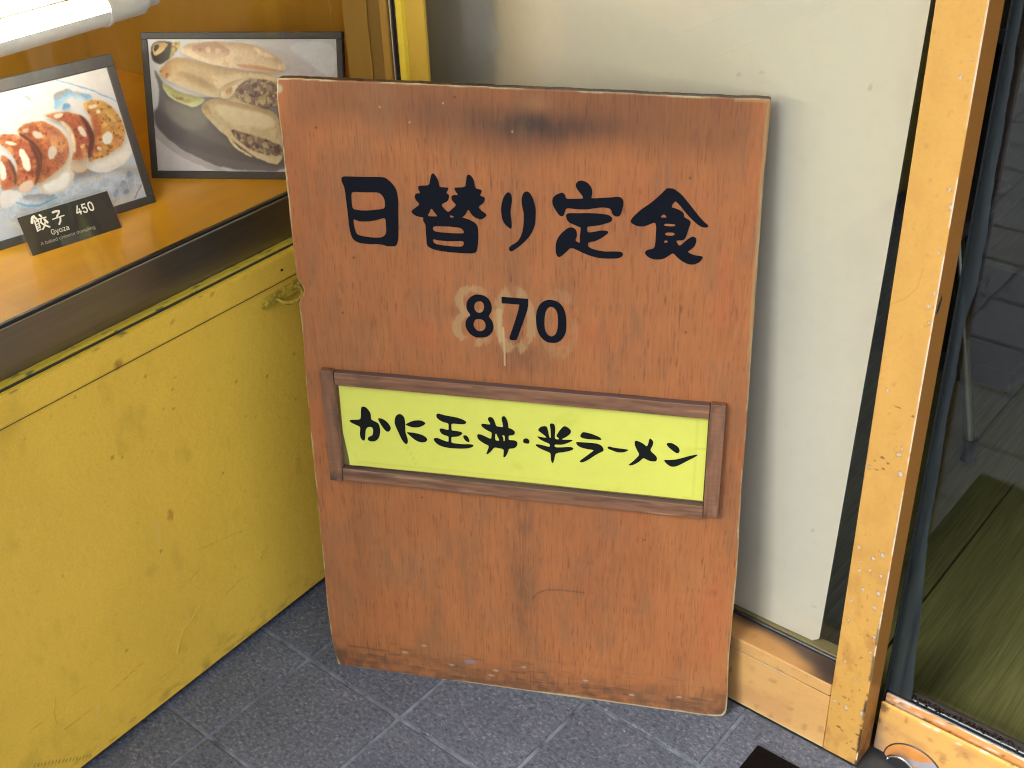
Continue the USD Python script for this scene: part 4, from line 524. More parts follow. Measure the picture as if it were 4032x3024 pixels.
# ---------------------------------------------------------------- wooden sign leaning in the corner
SX, SU, SN, SO = np.array([0.888261, 0.459338, 0]), np.array([-0.040034, 0.077417, 0.996195]), np.array([0.457591, -0.884881, 0.087156]), np.array([0.041038, 0.018095, 0.0])
SIGNM = frame_matrix(SX, -SN, SU, SO)                                 # x along the face, y into the board, z up
sign = thing('wooden_sign', 'worn orange plywood lunch sign with dark brush lettering leaning in the corner', 'sign', mat=SIGNM)
outline = sg.Polygon(chaikin(OUTLINE, 1)).buffer(0)
def board_points():
    ring = np.array(outline.exterior.coords)[:-1]; L = outline.exterior.length
    s = np.arange(0, L, 1.6); rim = np.array([outline.exterior.interpolate(d).coords[0] for d in s])
    # frayed edge
    cx = outline.centroid; out = rim - [cx.x, cx.y]; out /= np.linalg.norm(out, axis=1, keepdims=True)
    rim = rim + out * (1.1 * (fbm(np.c_[s * .05, s * 0, s * 0], 4, 81)[:, None] - .5) + .9 * np.minimum(fbm(np.c_[s * .2, s * 0, s * 0], 2, 82)[:, None] - .55, 0))
    gx, gz = np.meshgrid(np.arange(-5, 615, 1.15), np.arange(-5, 922, 1.15)); g = np.c_[gx.ravel(), gz.ravel()] + 1e-3 * np.random.default_rng(3).normal(size=(gx.size, 2))
    inner = sg.Polygon(rim).buffer(-1.0); g = g[shapely.contains_xy(inner, g[:, 0], g[:, 1])]
    return rim, g
rim, inn = board_points()
allp = np.vstack([rim, inn]); T = Delaunay(allp).simplices; ctr = allp[T].mean(1)
T = T[shapely.contains_xy(sg.Polygon(rim).buffer(.01), ctr[:, 0], ctr[:, 1])]
def sign_colour(s, t):
    base = np.array(lin(188, 113, 66)); pale = np.array(lin(200, 176, 136)); grime = np.array(lin(72, 58, 50)); red = np.array(lin(192, 104, 60))
    warp = 5 * (n2(s, t, .01, .006, 101, 3) - .5)
    g1 = n2(s + warp, t, .30, .008, 102, 4); g2 = n2(s + warp, t, .75, .022, 103, 3); big = n2(s, t, .007, .005, 104, 4); mid = n2(s, t, .035, .016, 105, 4)
    c = np.tile(base, (len(s), 1)) * (0.87 + .26 * g1)[:, None] * (.86 + .28 * mid)[:, None]
    c = mixc(c, lin(196, 134, 86), .42 * sstep(.5, .75, big)); c = mixc(c, red, .28 * sstep(.52, .76, n2(s, t, .011, .009, 106, 3)))
    c = mixc(c, lin(118, 68, 46), .55 * sstep(.50, .76, n2(s + warp, t, 1.1, .045, 151, 4)) * (.4 + .9 * n2(s, t, .03, .02, 152)))                      # grain lines
    c = mixc(c, lin(100, 60, 42), .62 * sstep(.70, .80, n2(s, t, .70, .040, 107, 3)) * sstep(.35, .6, n2(s, t, .02, .012, 145)))  # open pores
    # repainted fresher orange beside the price
    for a, b, ra, rb in ((166, 592, 34, 26), (405, 604, 30, 22), (563, 678, 14, 60), (580, 180, 22, 90)):
        c = mixc(c, lin(198, 98, 58), .30 * sstep(1.2, .5, np.hypot((s - a) / ra, (t - b) / rb) + .5 * (n2(s, t, .05, .05, 108, 3) - .5)))
    # hand grime across the top, darkest in the middle
    edge = 858 + 16 * np.sin(s / 47) * .6 + 22 * (n2(s, t * 0, .012, 1, 109, 3) - .5) - 26 * np.exp(-((s - 330) / 70) ** 2)
    k = sstep(-24, 26, t - edge) * (.45 + .45 * n2(s, t, .02, .018, 110, 4)) * sstep(2, 40, s) * sstep(604, 560, s)
    c = mixc(c, lin(112, 72, 52), .75 * k)
    k = np.exp(-((s - 322) / 58) ** 2 - ((t - 872) / 21) ** 2) * .95 + .55 * np.exp(-((s - 390) / 55) ** 2 - ((t - 876) / 17) ** 2) + .35 * np.exp(-((s - 255) / 70) ** 2 - ((t - 882) / 18) ** 2)
    c = mixc(c, lin(58, 48, 44), np.clip(k * (.18 + .62 * n2(s, t, .045, .035, 111, 5) + .42 * n2(s, t, .30, .014, 147, 3)), 0, .86))
    c = mixc(c, lin(176, 122, 84), .5 * np.exp(-((s - 330) / 16) ** 2 - ((t - 902) / 10) ** 2))
    # dull streaks down the middle
    for a, b, ra, rb, w in ((305, 565, 34, 30, .55), (303, 350, 14, 120, .30), (310, 225, 22, 100, .50), (306, 150, 10, 60, .45), (120, 430, 40, 60, .25), (430, 250, 60, 120, .20), (60, 250, 18, 120, .22), (590, 420, 16, 120, .3), (300, 700, 20, 120, .22)):
        c = mixc(c, lin(116, 80, 58), w * 1.25 * sstep(.2, .65, g2 * .5 + .5 * n2(s, t, .10, .05, 146, 4)) * np.exp(-((s - a) / ra) ** 2 - ((t - b) / rb) ** 2) * (.5 + n2(s, t, .12, .02, 112, 4)))
    c = mixc(c, lin(150, 104, 72), .55 * sstep(.48, .76, n2(s, t, .035, .016, 113, 5)) * sstep(.25, .62, g2))
    c = mixc(c, lin(98, 70, 52), .55 * sstep(2.2, .8, segd(s, t, [(321, 176), (327, 186), (340, 194), (360, 197), (396, 197)]) + 2 * (n2(s, t, .2, .2, 114, 2) - .4)))
    # ghost of an older, larger price peeled off
    ring = lambda a, b, ra, rb: np.abs(np.hypot((s - a) / ra, (t - b) / rb) - 1) * min(ra, rb)
    fray = 4.2 * (n2(s, t, .55, .06, 120, 3) - .5) + 3 * (n2(s, t, .12, .1, 121, 3) - .5)
    gh8 = np.minimum(ring(246, 640, 20.5, 18), ring(246, 603, 24, 22)); c = mixc(c, lin(206, 168, 122), .50 * sstep(274, 246, s - .35 * np.maximum(0, 600 - t)) * sstep(6.0, 3.6, gh8 + 1.5 * fray) * sstep(.30, .44, n2(s, t, .06, .05, 122, 4)))
    gh0 = ring(299, 617, 22.5, 41); c = mixc(c, lin(204, 166, 118), .48 * sstep(6.2, 3.8, gh0 + 1.5 * fray) * sstep(.28, .40, n2(s, t, .07, .03, 123, 4)))
    gh1 = ring(358, 618, 21.5, 41); c = mixc(c, lin(204, 158, 108), .26 * sstep(366, 352, np.abs(s - 358) * 0 + 350 + 14 * (n2(s, t, .05, .03, 154) > .62)) * sstep(6.0, 3.4, gh1 + 1.5 * fray) * sstep(.36, .56, n2(s, t, .07, .05, 124, 4)))
    c = mixc(c, lin(214, 184, 138), .8 * sstep(1.5, .7, segd(s, t, [(284.5, 606), (285.5, 552)])))
    c = mixc(c, lin(208, 172, 124), .7 * sstep(4.6, 2.4, segd(s, t, [(279.5, 630), (280.5, 588)]) + fray * .5))
    # foot: dirt, scrapes and bare splintered ply; edges rubbed through
    k = sstep(64, 4, t + 30 * (n2(s, t, .03, .05, 130, 4) - .5)); c = mixc(c, lin(98, 70, 54), .72 * k * sstep(.22, .66, .5 * n2(s, t, .02, .16, 131, 4) + .5 * n2(s, t, .10, .10, 153, 4)))
    c = mixc(c, lin(80, 60, 48), .6 * sstep(90, 0, t) * sstep(70, 0, np.minimum(s, 602 - s)) * sstep(.3, .6, n2(s, t, .1, .05, 132)))
    c = mixc(c, lin(88, 66, 54), .5 * sstep(.62, .72, n2(s, t, .03, .25, 133, 3)) * sstep(80, 30, t))
    for a, b in ((192, 30), (262, 31), (305, 45), (400, 35), (470, 20), (540, 28), (150, 60), (118, 42), (255, 20)):
        c = mixc(c, lin(196, 180, 158), .55 * sstep(2.6, 1.2, np.hypot((s - a) / 2.2, t - b) + 1.5 * (n2(s, t, .3, .3, 134, 2) - .5)))
    c = mixc(c, lin(150, 136, 148), .6 * sstep(1.2, .6, np.hypot((s - 221) / 11, (t - 41) / 5) + .8 * (n2(s, t, .2, .2, 135) - .5)))
    for a, b in ((135, 889), (172, 872), (215, 897), (300, 866)):
        c = mixc(c, lin(206, 176, 140), .7 * sstep(1.6, .7, np.hypot(s - a, (t - b) * .8)))
    for a, b in ((60, 520), (86, 690), (230, 905), (480, 300), (520, 620), (160, 330), (64, 610), (515, 820), (50, 860)):
        c = mixc(c, lin(84, 52, 40), .75 * sstep(2.2, 1.0, np.hypot(s - a, t - b)))
    d = shapely.distance(outline.exterior, shapely.points(s, t))
    w = 1.3 + 2.6 * (n2(s, t, .035, .035, 140, 4) - .5) + 3.4 * sstep(22, 0, t) + 1.4 * sstep(590, 604, s) * sstep(880, 620, 900 - t + 620 * 0) * 0
    wr = sstep(.5, .0, (d - w)) * np.maximum(sstep(.34, .48, n2(s, t, .02, .02, 141, 3)), .8 * sstep(16, 4, t)); c = mixc(c, pale * (.8 + .4 * n2(s, t, .3, .3, 142))[:, None], .9 * wr)
    # the rubbed right hand edge high up and the corner knocked bare
    k = sstep(5.2, 3.6, d + 2.4 * (n2(s, t, .04, .06, 143, 3) - .5)) * (s > 560) * sstep(500, 640, t); c = mixc(c, lin(186, 150, 104), .6 * k)
    k = sstep(7, 3, np.hypot(s - 5, t - 907) + 3 * (n2(s, t, .2, .2, 144) - .5)); c = mixc(c, lin(198, 182, 152), .8 * k)
    return c * [.80, .90, .89]
col = sign_colour(allp[:, 0], allp[:, 1])
# body: front sheet, rim and back in one closed board
TH = 0.0145; nr = len(rim); back = np.c_[rim[:, 0] / 1000, np.full(nr, TH), rim[:, 1] / 1000]
front = np.c_[allp[:, 0] / 1000, np.zeros(len(allp)), allp[:, 1] / 1000]
front[:, 1] += 0.0012 * sstep(2.0, 0, shapely.distance(outline.exterior, shapely.points(allp[:, 0], allp[:, 1])))
rimf = front[:nr].copy(); rimb = back.copy(); o = len(front)
i = np.arange(nr); j = (i + 1) % nr
side = np.vstack([np.c_[o + i, o + j, o + nr + j], np.c_[o + i, o + nr + j, o + nr + i]])
bt = trimesh.creation.triangulate_polygon(sg.Polygon(rim), engine='earcut'); bo = o + 2 * nr
vs = np.vstack([front, rimf, rimb, np.c_[bt[0][:, 0] / 1000, np.full(len(bt[0]), TH), bt[0][:, 1] / 1000]])
fs = np.vstack([T, side, np.asarray(bt[1]) + bo])
topk = sstep(905, 911, rim[:, 1]); sc = mixc(np.tile(np.array(lin(150, 116, 82)), (nr, 1)), lin(62, 48, 46), topk)
sc = mixc(sc, lin(92, 64, 48), .7 * sstep(.45, .6, n2(rim[:, 0], rim[:, 1], .04, .04, 150)))
cs = np.vstack([col, sc, sc * .8, np.tile(np.array(lin(150, 92, 60)), (len(bt[0]), 1))])
brd = trimesh.Trimesh(vs, fs, process=False)
nrm = brd.face_normals[:len(T)]
if nrm[:, 1].mean() > 0: fs[:len(T)] = fs[:len(T)][:, ::-1]
obj('board', trimesh.Trimesh(vs, fs, process=False), 'sign_wood', sign, paint=cs)
for rings in LETTERS: obj('letter', slab(poly(rings), .0005), 'vinyl', sign)
# frame round the menu strip: four rough sticks 11 mm proud
def stick_colour(horizontal, seed, dark=0.0, grey=0.0):
    def fn(v, n):
        a, b = (v[:, 0], v[:, 2]) if horizontal else (v[:, 2], v[:, 0]); a, b = a * 1000, b * 1000 + v[:, 1] * 900
        c = np.tile(np.array(lin(130, 92, 68)), (len(v), 1)) * (.66 + .68 * n2(a, b, .012, .5, seed, 4))[:, None] * (.85 + .3 * n2(a, b, .03, .1, seed + 1))[:, None]
        c = mixc(c, lin(178, 144, 120), (.30 + grey) * sstep(.55, .72, n2(a, b, .012, .4, seed + 2, 3)))
        c = mixc(c, lin(66, 46, 42), (.45 + dark) * sstep(.56, .70, n2(a, b, .02, .25, seed + 3, 3)))
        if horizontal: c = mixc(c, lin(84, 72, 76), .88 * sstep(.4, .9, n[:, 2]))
        e = np.maximum(sstep(20, 0, v[:, 2] * 1000 - 352), .6 * sstep(506, 524, v[:, 2] * 1000)) if not horizontal else 0 * a
        c = mixc(c, lin(54, 44, 42), .75 * e * sstep(.35, .6, n2(a, b, .06, .1, seed + 4)))
        return c
    return fn
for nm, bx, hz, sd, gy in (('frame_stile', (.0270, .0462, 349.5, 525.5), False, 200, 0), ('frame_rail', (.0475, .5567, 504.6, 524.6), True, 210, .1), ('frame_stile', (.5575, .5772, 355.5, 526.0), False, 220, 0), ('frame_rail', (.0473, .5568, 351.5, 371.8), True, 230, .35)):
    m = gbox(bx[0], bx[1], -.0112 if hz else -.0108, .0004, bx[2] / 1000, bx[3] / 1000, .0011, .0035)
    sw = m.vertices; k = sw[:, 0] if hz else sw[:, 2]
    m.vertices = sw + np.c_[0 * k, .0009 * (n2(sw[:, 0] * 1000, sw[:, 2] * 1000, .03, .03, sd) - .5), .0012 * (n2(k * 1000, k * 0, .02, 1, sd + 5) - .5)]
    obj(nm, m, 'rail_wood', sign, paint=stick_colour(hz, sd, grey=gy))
obj('slot_backing', cbox(.0465, .5570, -.0004, .0003, .3722, .5042, .0001), 'skirting', sign)

# ---------------------------------------------------------------- menu strip slipped into the frame
menu = thing('menu_strip', 'bright yellow paper strip with handwritten daily menu in the sign frame', 'paper menu', mat=SIGNM)
def strip(u, v):
    x = 49.8 + u * 505.6; z = 374.5 + v * 127.5 + (u - .5) * 1.0
    curl = sstep(46, 0, np.hypot((x - 50), (z - 372) * .75)); lift = 2.0 + .5 * np.sin(x / 61) + .35 * np.sin(x / 23 + z / 40)
    x = x + curl * 8.0; z = z + curl * 2.5
    return np.c_[x, -(lift + 5.5 * curl ** 1.3), z] / 1000
sh = grid(150, 40, strip); X, Z = sh.vertices[:, 0] * 1000, sh.vertices[:, 2] * 1000
pcx = np.tile(np.array(lin(221, 226, 100)), (len(X), 1)) * (.96 + .08 * n2(X, Z, .012, .02, 300))[:, None]
pcx = mixc(pcx, lin(198, 204, 60), .35 * sstep(.62, .75, n2(X, Z, .03, .04, 301)))
for lnn in ([(541, 500), (541, 380)], [(541, 455), (556, 455)], [(140, 420), (155, 385)], [(50, 381), (556, 383)]): pcx = mixc(pcx, lin(188, 190, 70), .30 * sstep(1.8, .5, segd(X, Z, lnn)))
obj('sheet', sh, 'paper', menu, paint=pcx, smooth=True)
def on_sheet(mesh):
    x = mesh.vertices[:, 0] * 1000; z = mesh.vertices[:, 2] * 1000
    mesh.vertices[:, 1] -= (2.0 + .5 * np.sin(x / 61) + .35 * np.sin(x / 23 + z / 40) + .25) / 1000; return mesh
for rings in MENU: obj('letter', on_sheet(slab(poly(rings), .00025)), 'ink', menu)

# ---------------------------------------------------------------- lemon yellow jamb between cabinet and doors
jamb = thing('door_jamb', 'lemon yellow post and boards browned for shade between cabinet and doors', 'door jamb')
def jamb_paint(v, n):
    x, z = v[:, 0] * 1000 + v[:, 1] * 1000, v[:, 2] * 1000
    c = np.tile(np.array(lin(204, 170, 60)), (len(v), 1)) * (.9 + .2 * n2(x, z, .05, .008, 400))[:, None]
    c = mixc(c, lin(150, 122, 48), .5 * sstep(.64, .74, n2(x, z, .12, .03, 401))); return c
def bead_paint(v, n): return np.tile(np.array(lin(236, 210, 62)), (len(v), 1)) * (.94 + .12 * n2(v[:, 0] * 1000, v[:, 2] * 1000, .2, .02, 402))[:, None]  # yellow brightened so the bead seems to catch light
obj('post', gbox(-.0165, .0195, .3455, .3505, 0, 2.05, .0015, .02), 'door_paint', jamb, paint=jamb_paint)
bd = trimesh.convex.convex_hull(np.array([[x, y, z] for z in (0, 2.05) for x, y in ((-.0395, .3565), (-.0375, .3475), (-.0300, .3415), (-.0200, .3418), (-.0168, .3460), (-.0168, .38), (-.0395, .38))]))
obj('bead', bd, 'door_paint', jamb, paint=bead_paint)
obj('gasket', cbox(-.0460, -.0397, .3520, .38, 0, 2.05, .001), 'black_rubber', jamb)
obj('metal_channel', cbox(-.0500, -.0465, .3470, .38, 0, 2.05, .0006), 'aluminium', jamb); obj('metal_channel', cbox(-.0535, -.0503, .3490, .38, 0, 2.05, .0005), 'dark_steel', jamb)
obj('board', cbox(-.0682, -.0540, .3455, .38, 0, 2.05, .0015), 'jamb_orange', jamb); obj('board', cbox(-.0980, -.0685, .3515, .38, 0, 2.05, .001), 'jamb_dark', jamb)  # board browns chosen darker to stand for shade
ck = tube([(-.0985 + .0006 * math.sin(z * 61) + .0004 * math.sin(z * 143), .3502, z) for z in np.linspace(0, 2.05, 220)], .0009, 6)
obj('caulk_line', ck, 'jamb_orange', jamb, smooth=True); obj('board', cbox(-.1500, -.0990, .3510, .5130, 0, 2.05, .001), 'case_wall', jamb)

# ---------------------------------------------------------------- sliding doors
OR = np.array(lin(199, 154, 80))
CHIPS = [(729, 375, 3.5), (760, 379, 5), (749, 368, 4), (734, 354, 2.5), (734, 341, 3), (748, 348, 3), (763, 346, 4.5), (742, 313, 3), (763, 317, 5), (730, 287, 2.5), (761, 291, 4), (730, 251, 4.5), (767, 216, 4), (734, 179, 2), (751, 158, 2), (728, 101, 4), (746, 99, 4.5), (768, 102, 6), (768, 202, 4), (768, 244, 4), (771, 278, 3.5), (766, 869, 3.5), (770, 851, 4), (766, 798, 2), (769, 750, 3.2), (765, 733, 2.5), (768, 713, 3.5), (770, 662, 3), (734, 613, 2.2), (762, 541, 4), (759, 532, 5), (726, 499, 4), (765, 507, 5), (766, 1005, 2), (758, 985, 2)]
DARK = [(739, 57, 3.5), (745, 54, 2.5), (768, 590, 2.5), (740, 520, 3), (732, 512, 2), (748, 515, 2.5), (736, 500, 2), (744, 505, 2), (766, 30, 4), (768, 60, 4), (770, 80, 3)]
def post_colour(v, n):
    x, z = v[:, 0] * 1000, v[:, 2] * 1000; y = v[:, 1] * 1000 - 335; f = sstep(-.5, -.9, n[:, 1])
    c = np.tile(OR, (len(v), 1)) * (.93 + .14 * n2(x + y, z, .03, .008, 410))[:, None]
    low = sstep(560, 60, z)
    c = mixc(c, lin(176, 128, 66), (.18 + .68 * low) * sstep(.45, .68, n2(x + y, z, .06, .035, 411)))
    c = mixc(c, lin(112, 84, 52), (.18 + .5 * low) * sstep(.67, .74, n2(x + y, z, .20, .12, 412, 3)))
    nz = n2(x, z, .35, .3, 413, 3) - .5
    for k, (a, b, r) in enumerate(CHIPS):
        d = np.hypot((x - a) * (1.0 + .25 * (k % 2)), (z - b) * (.75 if k % 3 else 1.1)) + 4.6 * nz
        c = mixc(c, lin(120, 92, 60), f * .7 * sstep(r * .62 + .8, r * .62 - .2, d)); c = mixc(c, lin(190, 180, 160), f * .95 * sstep(r * .5 + .5, r * .5 - .3, d))
    for a, b, r in DARK: c = mixc(c, lin(66, 46, 32), f * .8 * sstep(r * .7 + .7, r * .7 - .5, np.hypot((x - a) * .8, (z - b) * 1.6) + 2.4 * nz))
    c = mixc(c, lin(176, 128, 62), f * .45 * sstep(1.3, .5, segd(x, z, [(721, 721), (738, 734), (749, 750), (752, 774)]))); c = mixc(c, lin(96, 66, 34), f * .8 * sstep(.9, .4, segd(x, z, [(744, 596), (753, 595)])))
    # right hand arris rubbed to pale primer, black and flaking low down
    e = 772.8 - x + 1.6 * (n2(x * 0, z, 1, .06, 414, 4) - .5)
    c = mixc(c, lin(214, 204, 184), sstep(1.7, .9, e) * f * sstep(.36, .46, n2(x * 0, z, 1, .02, 415)))
    c = mixc(c, lin(60, 50, 42), f * sstep(4.5, 1.5, e + 3 * nz) * low * sstep(.42, .55, n2(x * 0, z, 1, .05, 416)))
    e = x - 721.2 + 1.5 * (n2(x * 0, z, 1, .08, 417, 4) - .5); c = mixc(c, lin(140, 110, 70), f * .6 * sstep(1.4, .6, e) * sstep(.5, .6, n2(x * 0, z, 1, .03, 418)))
    sd = sstep(.5, .9, n[:, 0]); c = mixc(c, lin(146, 90, 26), sd * .85)           # the return: browner paint, with its recess shade mixed in
    c = mixc(c, lin(70, 56, 40), sd * .7 * sstep(160, 20, z) * sstep(.4, .6, n2(y, z, .06, .03, 419)))
    return c
d1 = thing('sliding_door', 'amber sliding door leaf with chipped stile behind the wooden sign', 'sliding door', group='amber sliding door leaves')
pz = 1.16
obj('stile', trimesh.util.concatenate([gbox(.7212, .7730, .3350, .3780, .001, pz, .0012, .0014)]), 'door_paint', d1, paint=post_colour)
dn = trimesh.creation.icosphere(2, 1.0); dn.vertices = dn.vertices * [.0008, .0035, .0105] @ trimesh.transformations.rotation_matrix(-.35, [1, 0, 0])[:3, :3].T + [.7732, .3432, .733]
obj('dent', dn, 'black_rubber', d1, smooth=True)
obj('stile_top', cbox(.7212, .7730, .3350, .3780, pz + .0002, 2.04, .0012), 'shop_yellow', d1)
def rail_paint(v, n):
    x, z, y = v[:, 0] * 1000, v[:, 2] * 1000, v[:, 1] * 1000 - 335
    c = np.tile(np.array(lin(202, 158, 98)), (len(v), 1)) * (.92 + .16 * n2(x, z + y, .012, .03, 420))[:, None]
    c = mixc(c, lin(186, 140, 92), .6 * sstep(.44, .66, n2(x, z + y, .02, .03, 421)))
    c = mixc(c, lin(134, 98, 52), .55 * sstep(.62, .72, n2(x, z + y, .09, .09, 422)))
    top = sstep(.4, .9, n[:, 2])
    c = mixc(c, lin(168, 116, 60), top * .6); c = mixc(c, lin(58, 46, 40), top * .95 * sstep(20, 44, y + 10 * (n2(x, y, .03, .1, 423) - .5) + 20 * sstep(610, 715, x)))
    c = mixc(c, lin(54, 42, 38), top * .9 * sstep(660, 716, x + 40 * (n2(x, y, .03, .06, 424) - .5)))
    c = mixc(c, lin(206, 196, 150), .7 * sstep(4, 1.5, z + 2 * (n2(x, z, .1, .1, 425) - .5)) * (1 - top))
    c = mixc(c, lin(176, 160, 130), .7 * sstep(2.0, .8, segd(x, z, [(560, 106), (605, 104.5), (700, 100)]) + 2 * (n2(x, z, .08, .2, 426) - .45)) * (1 - top))
    return c
obj('bottom_rail', gbox(.0205, .7206, .3352, .3780, .0015, .1040, .0008, .006), 'door_paint', d1, paint=rail_paint)
obj('rail_cap', gbox(.0205, .7206, .3346, .3790, .1045, .1270, .0022, .004), 'door_paint', d1, paint=rail_paint)
obj('glazing_bead', cbox(.0205, .7206, .3795, .3828, .1100, .1292, .0006), 'dark_steel', d1)
obj('glass', cbox(-.0300, .7206, .3834, .3874, .1150, 1.95, .0003), 'window_glass', d1)
obj('rear_bead', cbox(.0205, .7206, .3880, .4100, .06, .1268, .001), 'skirting', d1)
obj('top_rail', cbox(.0205, .7206, .3350, .3830, 1.951, 2.04, .001), 'shop_yellow', d1)
d2 = thing('sliding_door', 'amber sliding door leaf with round metal pull set behind the stile', 'sliding door', group='amber sliding door leaves')
def rail2_paint(v, n):
    x, z, y = v[:, 0] * 1000, v[:, 2] * 1000, v[:, 1] * 1000 - 377
    c = np.tile(np.array(lin(214, 166, 94)), (len(v), 1)) * (.92 + .16 * n2(x, z + y, .015, .03, 430))[:, None]
    c = mixc(c, lin(178, 130, 84), .55 * sstep(.5, .7, n2(x, z + y, .03, .04, 431)))
    hi = sstep(84, 92, z); c = mixc(c, lin(232, 176, 90), .7 * hi)
    for a, b, ra, rb in ((843, 93, 9, 2.5), (889, 91, 5, 2), (857, 94, 5, 2), (922, 97, 6, 2.4)): c = mixc(c, lin(214, 206, 190), .9 * sstep(1.2, .7, np.hypot((x - a) / ra, (z - b) / rb) + .7 * (n2(x, z, .3, .3, 432) - .5)))
    for a, b, r in ((783, 88, 8), (958, 97, 3.2), (780, 60, 6)): c = mixc(c, lin(66, 60, 58), .75 * sstep(r, r * .5, np.hypot(x - a, (z - b) * .8) + 4 * (n2(x, z, .2, .2, 433) - .5)))
    c = mixc(c, lin(120, 108, 104), .6 * sstep(26, 6, x - 777 + 14 * (n2(x, z, .06, .05, 434) - .5)) * sstep(80, 20, z))
    return mixc(c, lin(150, 104, 62), .6 * sstep(.62, .72, n2(x, z, .06, .06, 435)))
obj('bottom_rail', gbox(.7775, 1.10, .3770, .3824, .0040, .0965, .0028, .004), 'door_paint', d2, paint=rail2_paint)
obj('bottom_rail_end', cbox(1.1005, 1.61, .3770, .3824, .0040, .0965, .002), 'shop_yellow', d2)
obj('groove', cbox(.7780, 1.61, .3826, .3912, .0040, .0780, .0004), 'dark_wood', d2)
def lip_paint(v, n):
    x, y = v[:, 0] * 1000, v[:, 1] * 1000 + v[:, 2] * 1000
    c = np.tile(np.array(lin(210, 152, 92)), (len(v), 1)) * (.9 + .2 * n2(x, y, .03, .2, 440))[:, None]
    c = mixc(c, lin(226, 212, 196), .85 * sstep(.56, .62, n2(x, y, .03, .3, 441))); return mixc(c, lin(52, 44, 42), .8 * sstep(.62, .68, n2(x, y, .07, .3, 442)))
obj('glazing_lip', gbox(.7780, 1.20, .3914, .3945, .0040, .1010, .0012, .004), 'door_paint', d2, paint=lip_paint)
obj('steel_bead', cbox(.7780, 1.61, .3950, .3985, .0040, .1004, .0009), 'dark_steel', d2)
obj('glass', cbox(.7760, 1.56, .3992, .4042, .0900, 1.98, .0003), 'window_glass', d2)
obj('rear_rail', cbox(.7780, 1.61, .4050, .4240, .0040, .0985, .0012), 'dark_steel', d2)
deb = []
for k in range(260):
    s_ = trimesh.creation.icosphere(0, rng.uniform(.0006, .0019)); s_.vertices = s_.vertices * rng.uniform(.6, 1.4, 3) + [.785 + .34 * rng.beta(.8, 1.6), rng.normal(.4095, .0025), .0992]; deb.append(s_)
obj('grit', trimesh.util.concatenate(deb), 'mat_black', d2, kind='stuff')
obj('edge_gasket', cbox(.7744, .7758, .3900, .4060, .002, 2.0, .0004), 'black_rubber', d2); obj('edge_trim', cbox(.7733, .7742, .3965, .4000, .002, 2.0, .0003), 'jamb_dark', d2)
def seal(u, v):
    z = .102 + v * 1.9; wob = .0030 * (fbm(np.stack([z * 16, z * 0, z * 0], -1), 3, 450) - .5) + .0016 * (fbm(np.stack([z * 90, z * 0, z * 0], -1), 2, 451) - .5)
    xr = np.interp(z, [.10, .1296, .264, .388, .468, .524, .616, .700, .728, .819, .838, .952, 1.05, 2.0], [.8115, .8101, .8003, .7904, .7900, .7873, .7880, .7868, .7915, .7924, .7901, .7865, .7837, .784])
    return np.c_[.7754 + u * (xr + wob - .7754), .3985 - .0015 * np.sin(u * 3.1), z]
obj('draught_strip', grid(6, 900, seal), 'film', d2, smooth=True)
obj('far_stile', cbox(1.5605, 1.615, .3770, .4240, .1, 2.02, .002), 'shop_yellow', d2); obj('top_rail', cbox(.7780, 1.56, .3770, .4240, 1.981, 2.04, .002), 'shop_yellow', d2)
# round metal pull at the foot of the rail
pull = thing('finger_pull', parent=d2)
a = np.linspace(0, np.pi, 49); rr = np.linspace(0, 1, 14)
dome_v = np.array([[.8372 + .0420 * r * math.cos(t), .3768 - .0055 * math.sqrt(max(0, 1 - r ** 2)) - .0004, .0045 + .0400 * r * math.sin(t)] for r in rr for t in a])
q = np.array([[i * 49 + j, i * 49 + j + 1, (i + 1) * 49 + j + 1, (i + 1) * 49 + j] for i in range(13) for j in range(48)])
dm = trimesh.Trimesh(dome_v, np.vstack([q[:, [0, 1, 2]], q[:, [0, 2, 3]]])); dm.fix_normals()
if dm.face_normals[:, 1].mean() > 0: dm.invert()
X, Z = dm.vertices[:, 0] * 1000, dm.vertices[:, 2] * 1000
pcx = np.tile(np.array(lin(190, 128, 66)), (len(X), 1)) * (.8 + .4 * n2(X, Z, .08, .08, 460))[:, None]
w_ = Z - 4 - (X - 837) * .45 + 8 * (n2(X, Z, .06, .06, 461) - .5)
pcx = mixc(pcx, lin(150, 152, 160), sstep(8, 10.5, w_) * sstep(21, 18, w_)); pcx = mixc(pcx, lin(92, 84, 84), .8 * sstep(20, 8, np.hypot(X - 822, Z - 12)))
obj('dome', dm, 'door_paint', pull, paint=pcx, smooth=True)
obj('rim', tube([(.8372 + .0424 * math.cos(t), .3762, .0045 + .0404 * math.sin(t)) for t in a], .0011, 8), 'dark_steel', pull, smooth=True)
obj('ring', tube([(.8210 + .0185 * math.cos(t), .3700, .0040 + .0150 * math.sin(t)) for t in a], .0024, 10), 'chrome', pull, smooth=True)
obj('well', tube([(.8210, .3712, .004), (.8210, .3695, .004)], .0165, 32), 'black_rubber', pull, smooth=30)

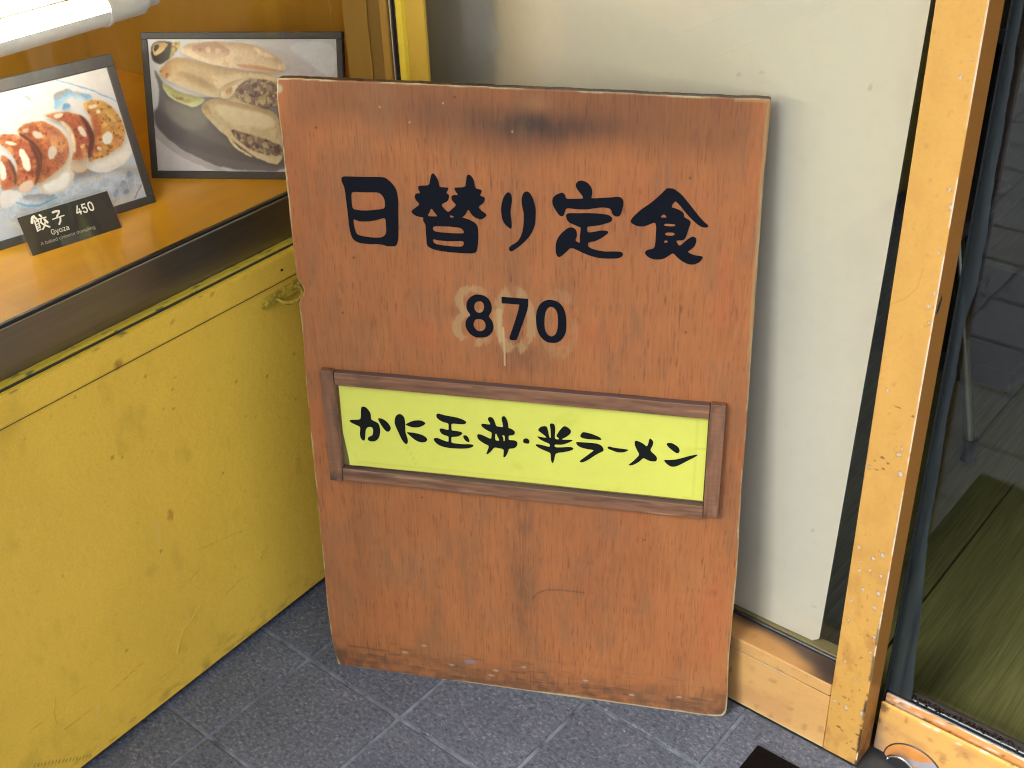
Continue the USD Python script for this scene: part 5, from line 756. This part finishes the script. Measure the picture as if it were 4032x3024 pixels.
# ---------------------------------------------------------------- white board standing behind the left leaf
def wp(u, v):
    z = .1275 + v * 1.55; xr = np.interp(z, [.133, .731, 1.037, 1.7], [.6689, .6854, .6930, .7095])
    xr = xr - .010 * sstep(.012, 0, z - .1275) ** 2
    x = -.095 + u * (xr + .095)
    return np.c_[x, .3955 + .07 * sstep(.20, -.03, x) + .0035 * np.sin(x * 7.5 + 1.0) * sstep(.1, .6, z) + .0012 * np.sin(x * 19 + z * 2), z]
wb = grid(220, 420, wp); X, Z = wb.vertices[:, 0] * 1000, wb.vertices[:, 2] * 1000
wc = np.tile(np.array(lin(206, 198, 182)), (len(X), 1)) * (.96 + .08 * n2(X, Z, .006, .004, 500))[:, None]
wc = mixc(wc, lin(190, 182, 164), .35 * sstep(.55, .75, n2(X, Z, .010, .004, 501)))
for a_, b_, w_ in (((455, 1010), (560, 1060), 1.0),): wc = mixc(wc, lin(224, 221, 208), .5 * sstep(w_ + 2.4, .8, segd(X, Z, [a_, b_])))
for a_, b_ in ((510, 932), (481, 924), (641, 937), (655, 190), (640, 320)): wc = mixc(wc, lin(120, 110, 96), .5 * sstep(2.8, .8, np.hypot(X - a_, (Z - b_) * .6)))
wbp = thing('white_board', 'large off white board standing behind the left door glass', 'board')
obj('face', wb, 'panel_white', wbp, paint=wc, smooth=True)
n_ = 201; ed = wb.vertices.reshape(421, 221, 3)[:, -1]; bk = ed + [0, .005, 0]; i = np.arange(420)
obj('edge', trimesh.Trimesh(np.vstack([ed, bk]), np.vstack([np.c_[i, i + 421, i + 1], np.c_[i + 1, i + 421, i + 422]]), process=False), 'grey_seal', wbp)
obj('back', trimesh.Trimesh(wb.vertices + [0, .005, 0], wb.faces, process=False), 'grey_seal', wbp, smooth=True)

# ---------------------------------------------------------------- inside the room and on the pavement
stool = thing('stool', 'steel tube stool inside the shop behind the door glass', 'stool')
for k, ((x, y), (tx, ty)) in enumerate((((.6086, 1.1421), (.5050, 1.165)), ((.2600, 1.060), (.35, 1.130)), ((.4700, 1.410), (.44, 1.32)), ((.24, 1.36), (.33, 1.29)))):
    lp = thing('leg', parent=stool); obj('tube', tube([(x, y, .022), (tx, ty, .44)], .0105, 16), 'tube_steel', lp, smooth=30); obj('rubber_foot', tube([(x, y, .0), (x - .002, y, .045)], [.0155, .0135], 16), 'black_rubber', lp, smooth=30)
obj('seat', rbox(.27, .53, 1.10, 1.36, .44, .475, .012), 'dark_wood', stool, smooth=30)
tb = thing('dining_table', 'dark pedestal table inside the shop behind the stool', 'table')
obj('base', rbox(.30, .586, 1.412, 1.86, .0, .05, .006), 'dark_wood', tb, smooth=30); obj('column', tube([(.34, 1.78, .05), (.34, 1.78, .70)], .035, 20), 'dark_wood', tb, smooth=30); obj('tabletop', rbox(-.02, .66, 1.42, 2.1, .70, .73, .006), 'dark_wood', tb, smooth=30)
obj('floor_mat', gbox(.648, 1.35, -.30, .2785, .001, .0075, .0015, .3), 'mat_black', label='black rubber doormat with its corner on the pavement tiles', cat='doormat')
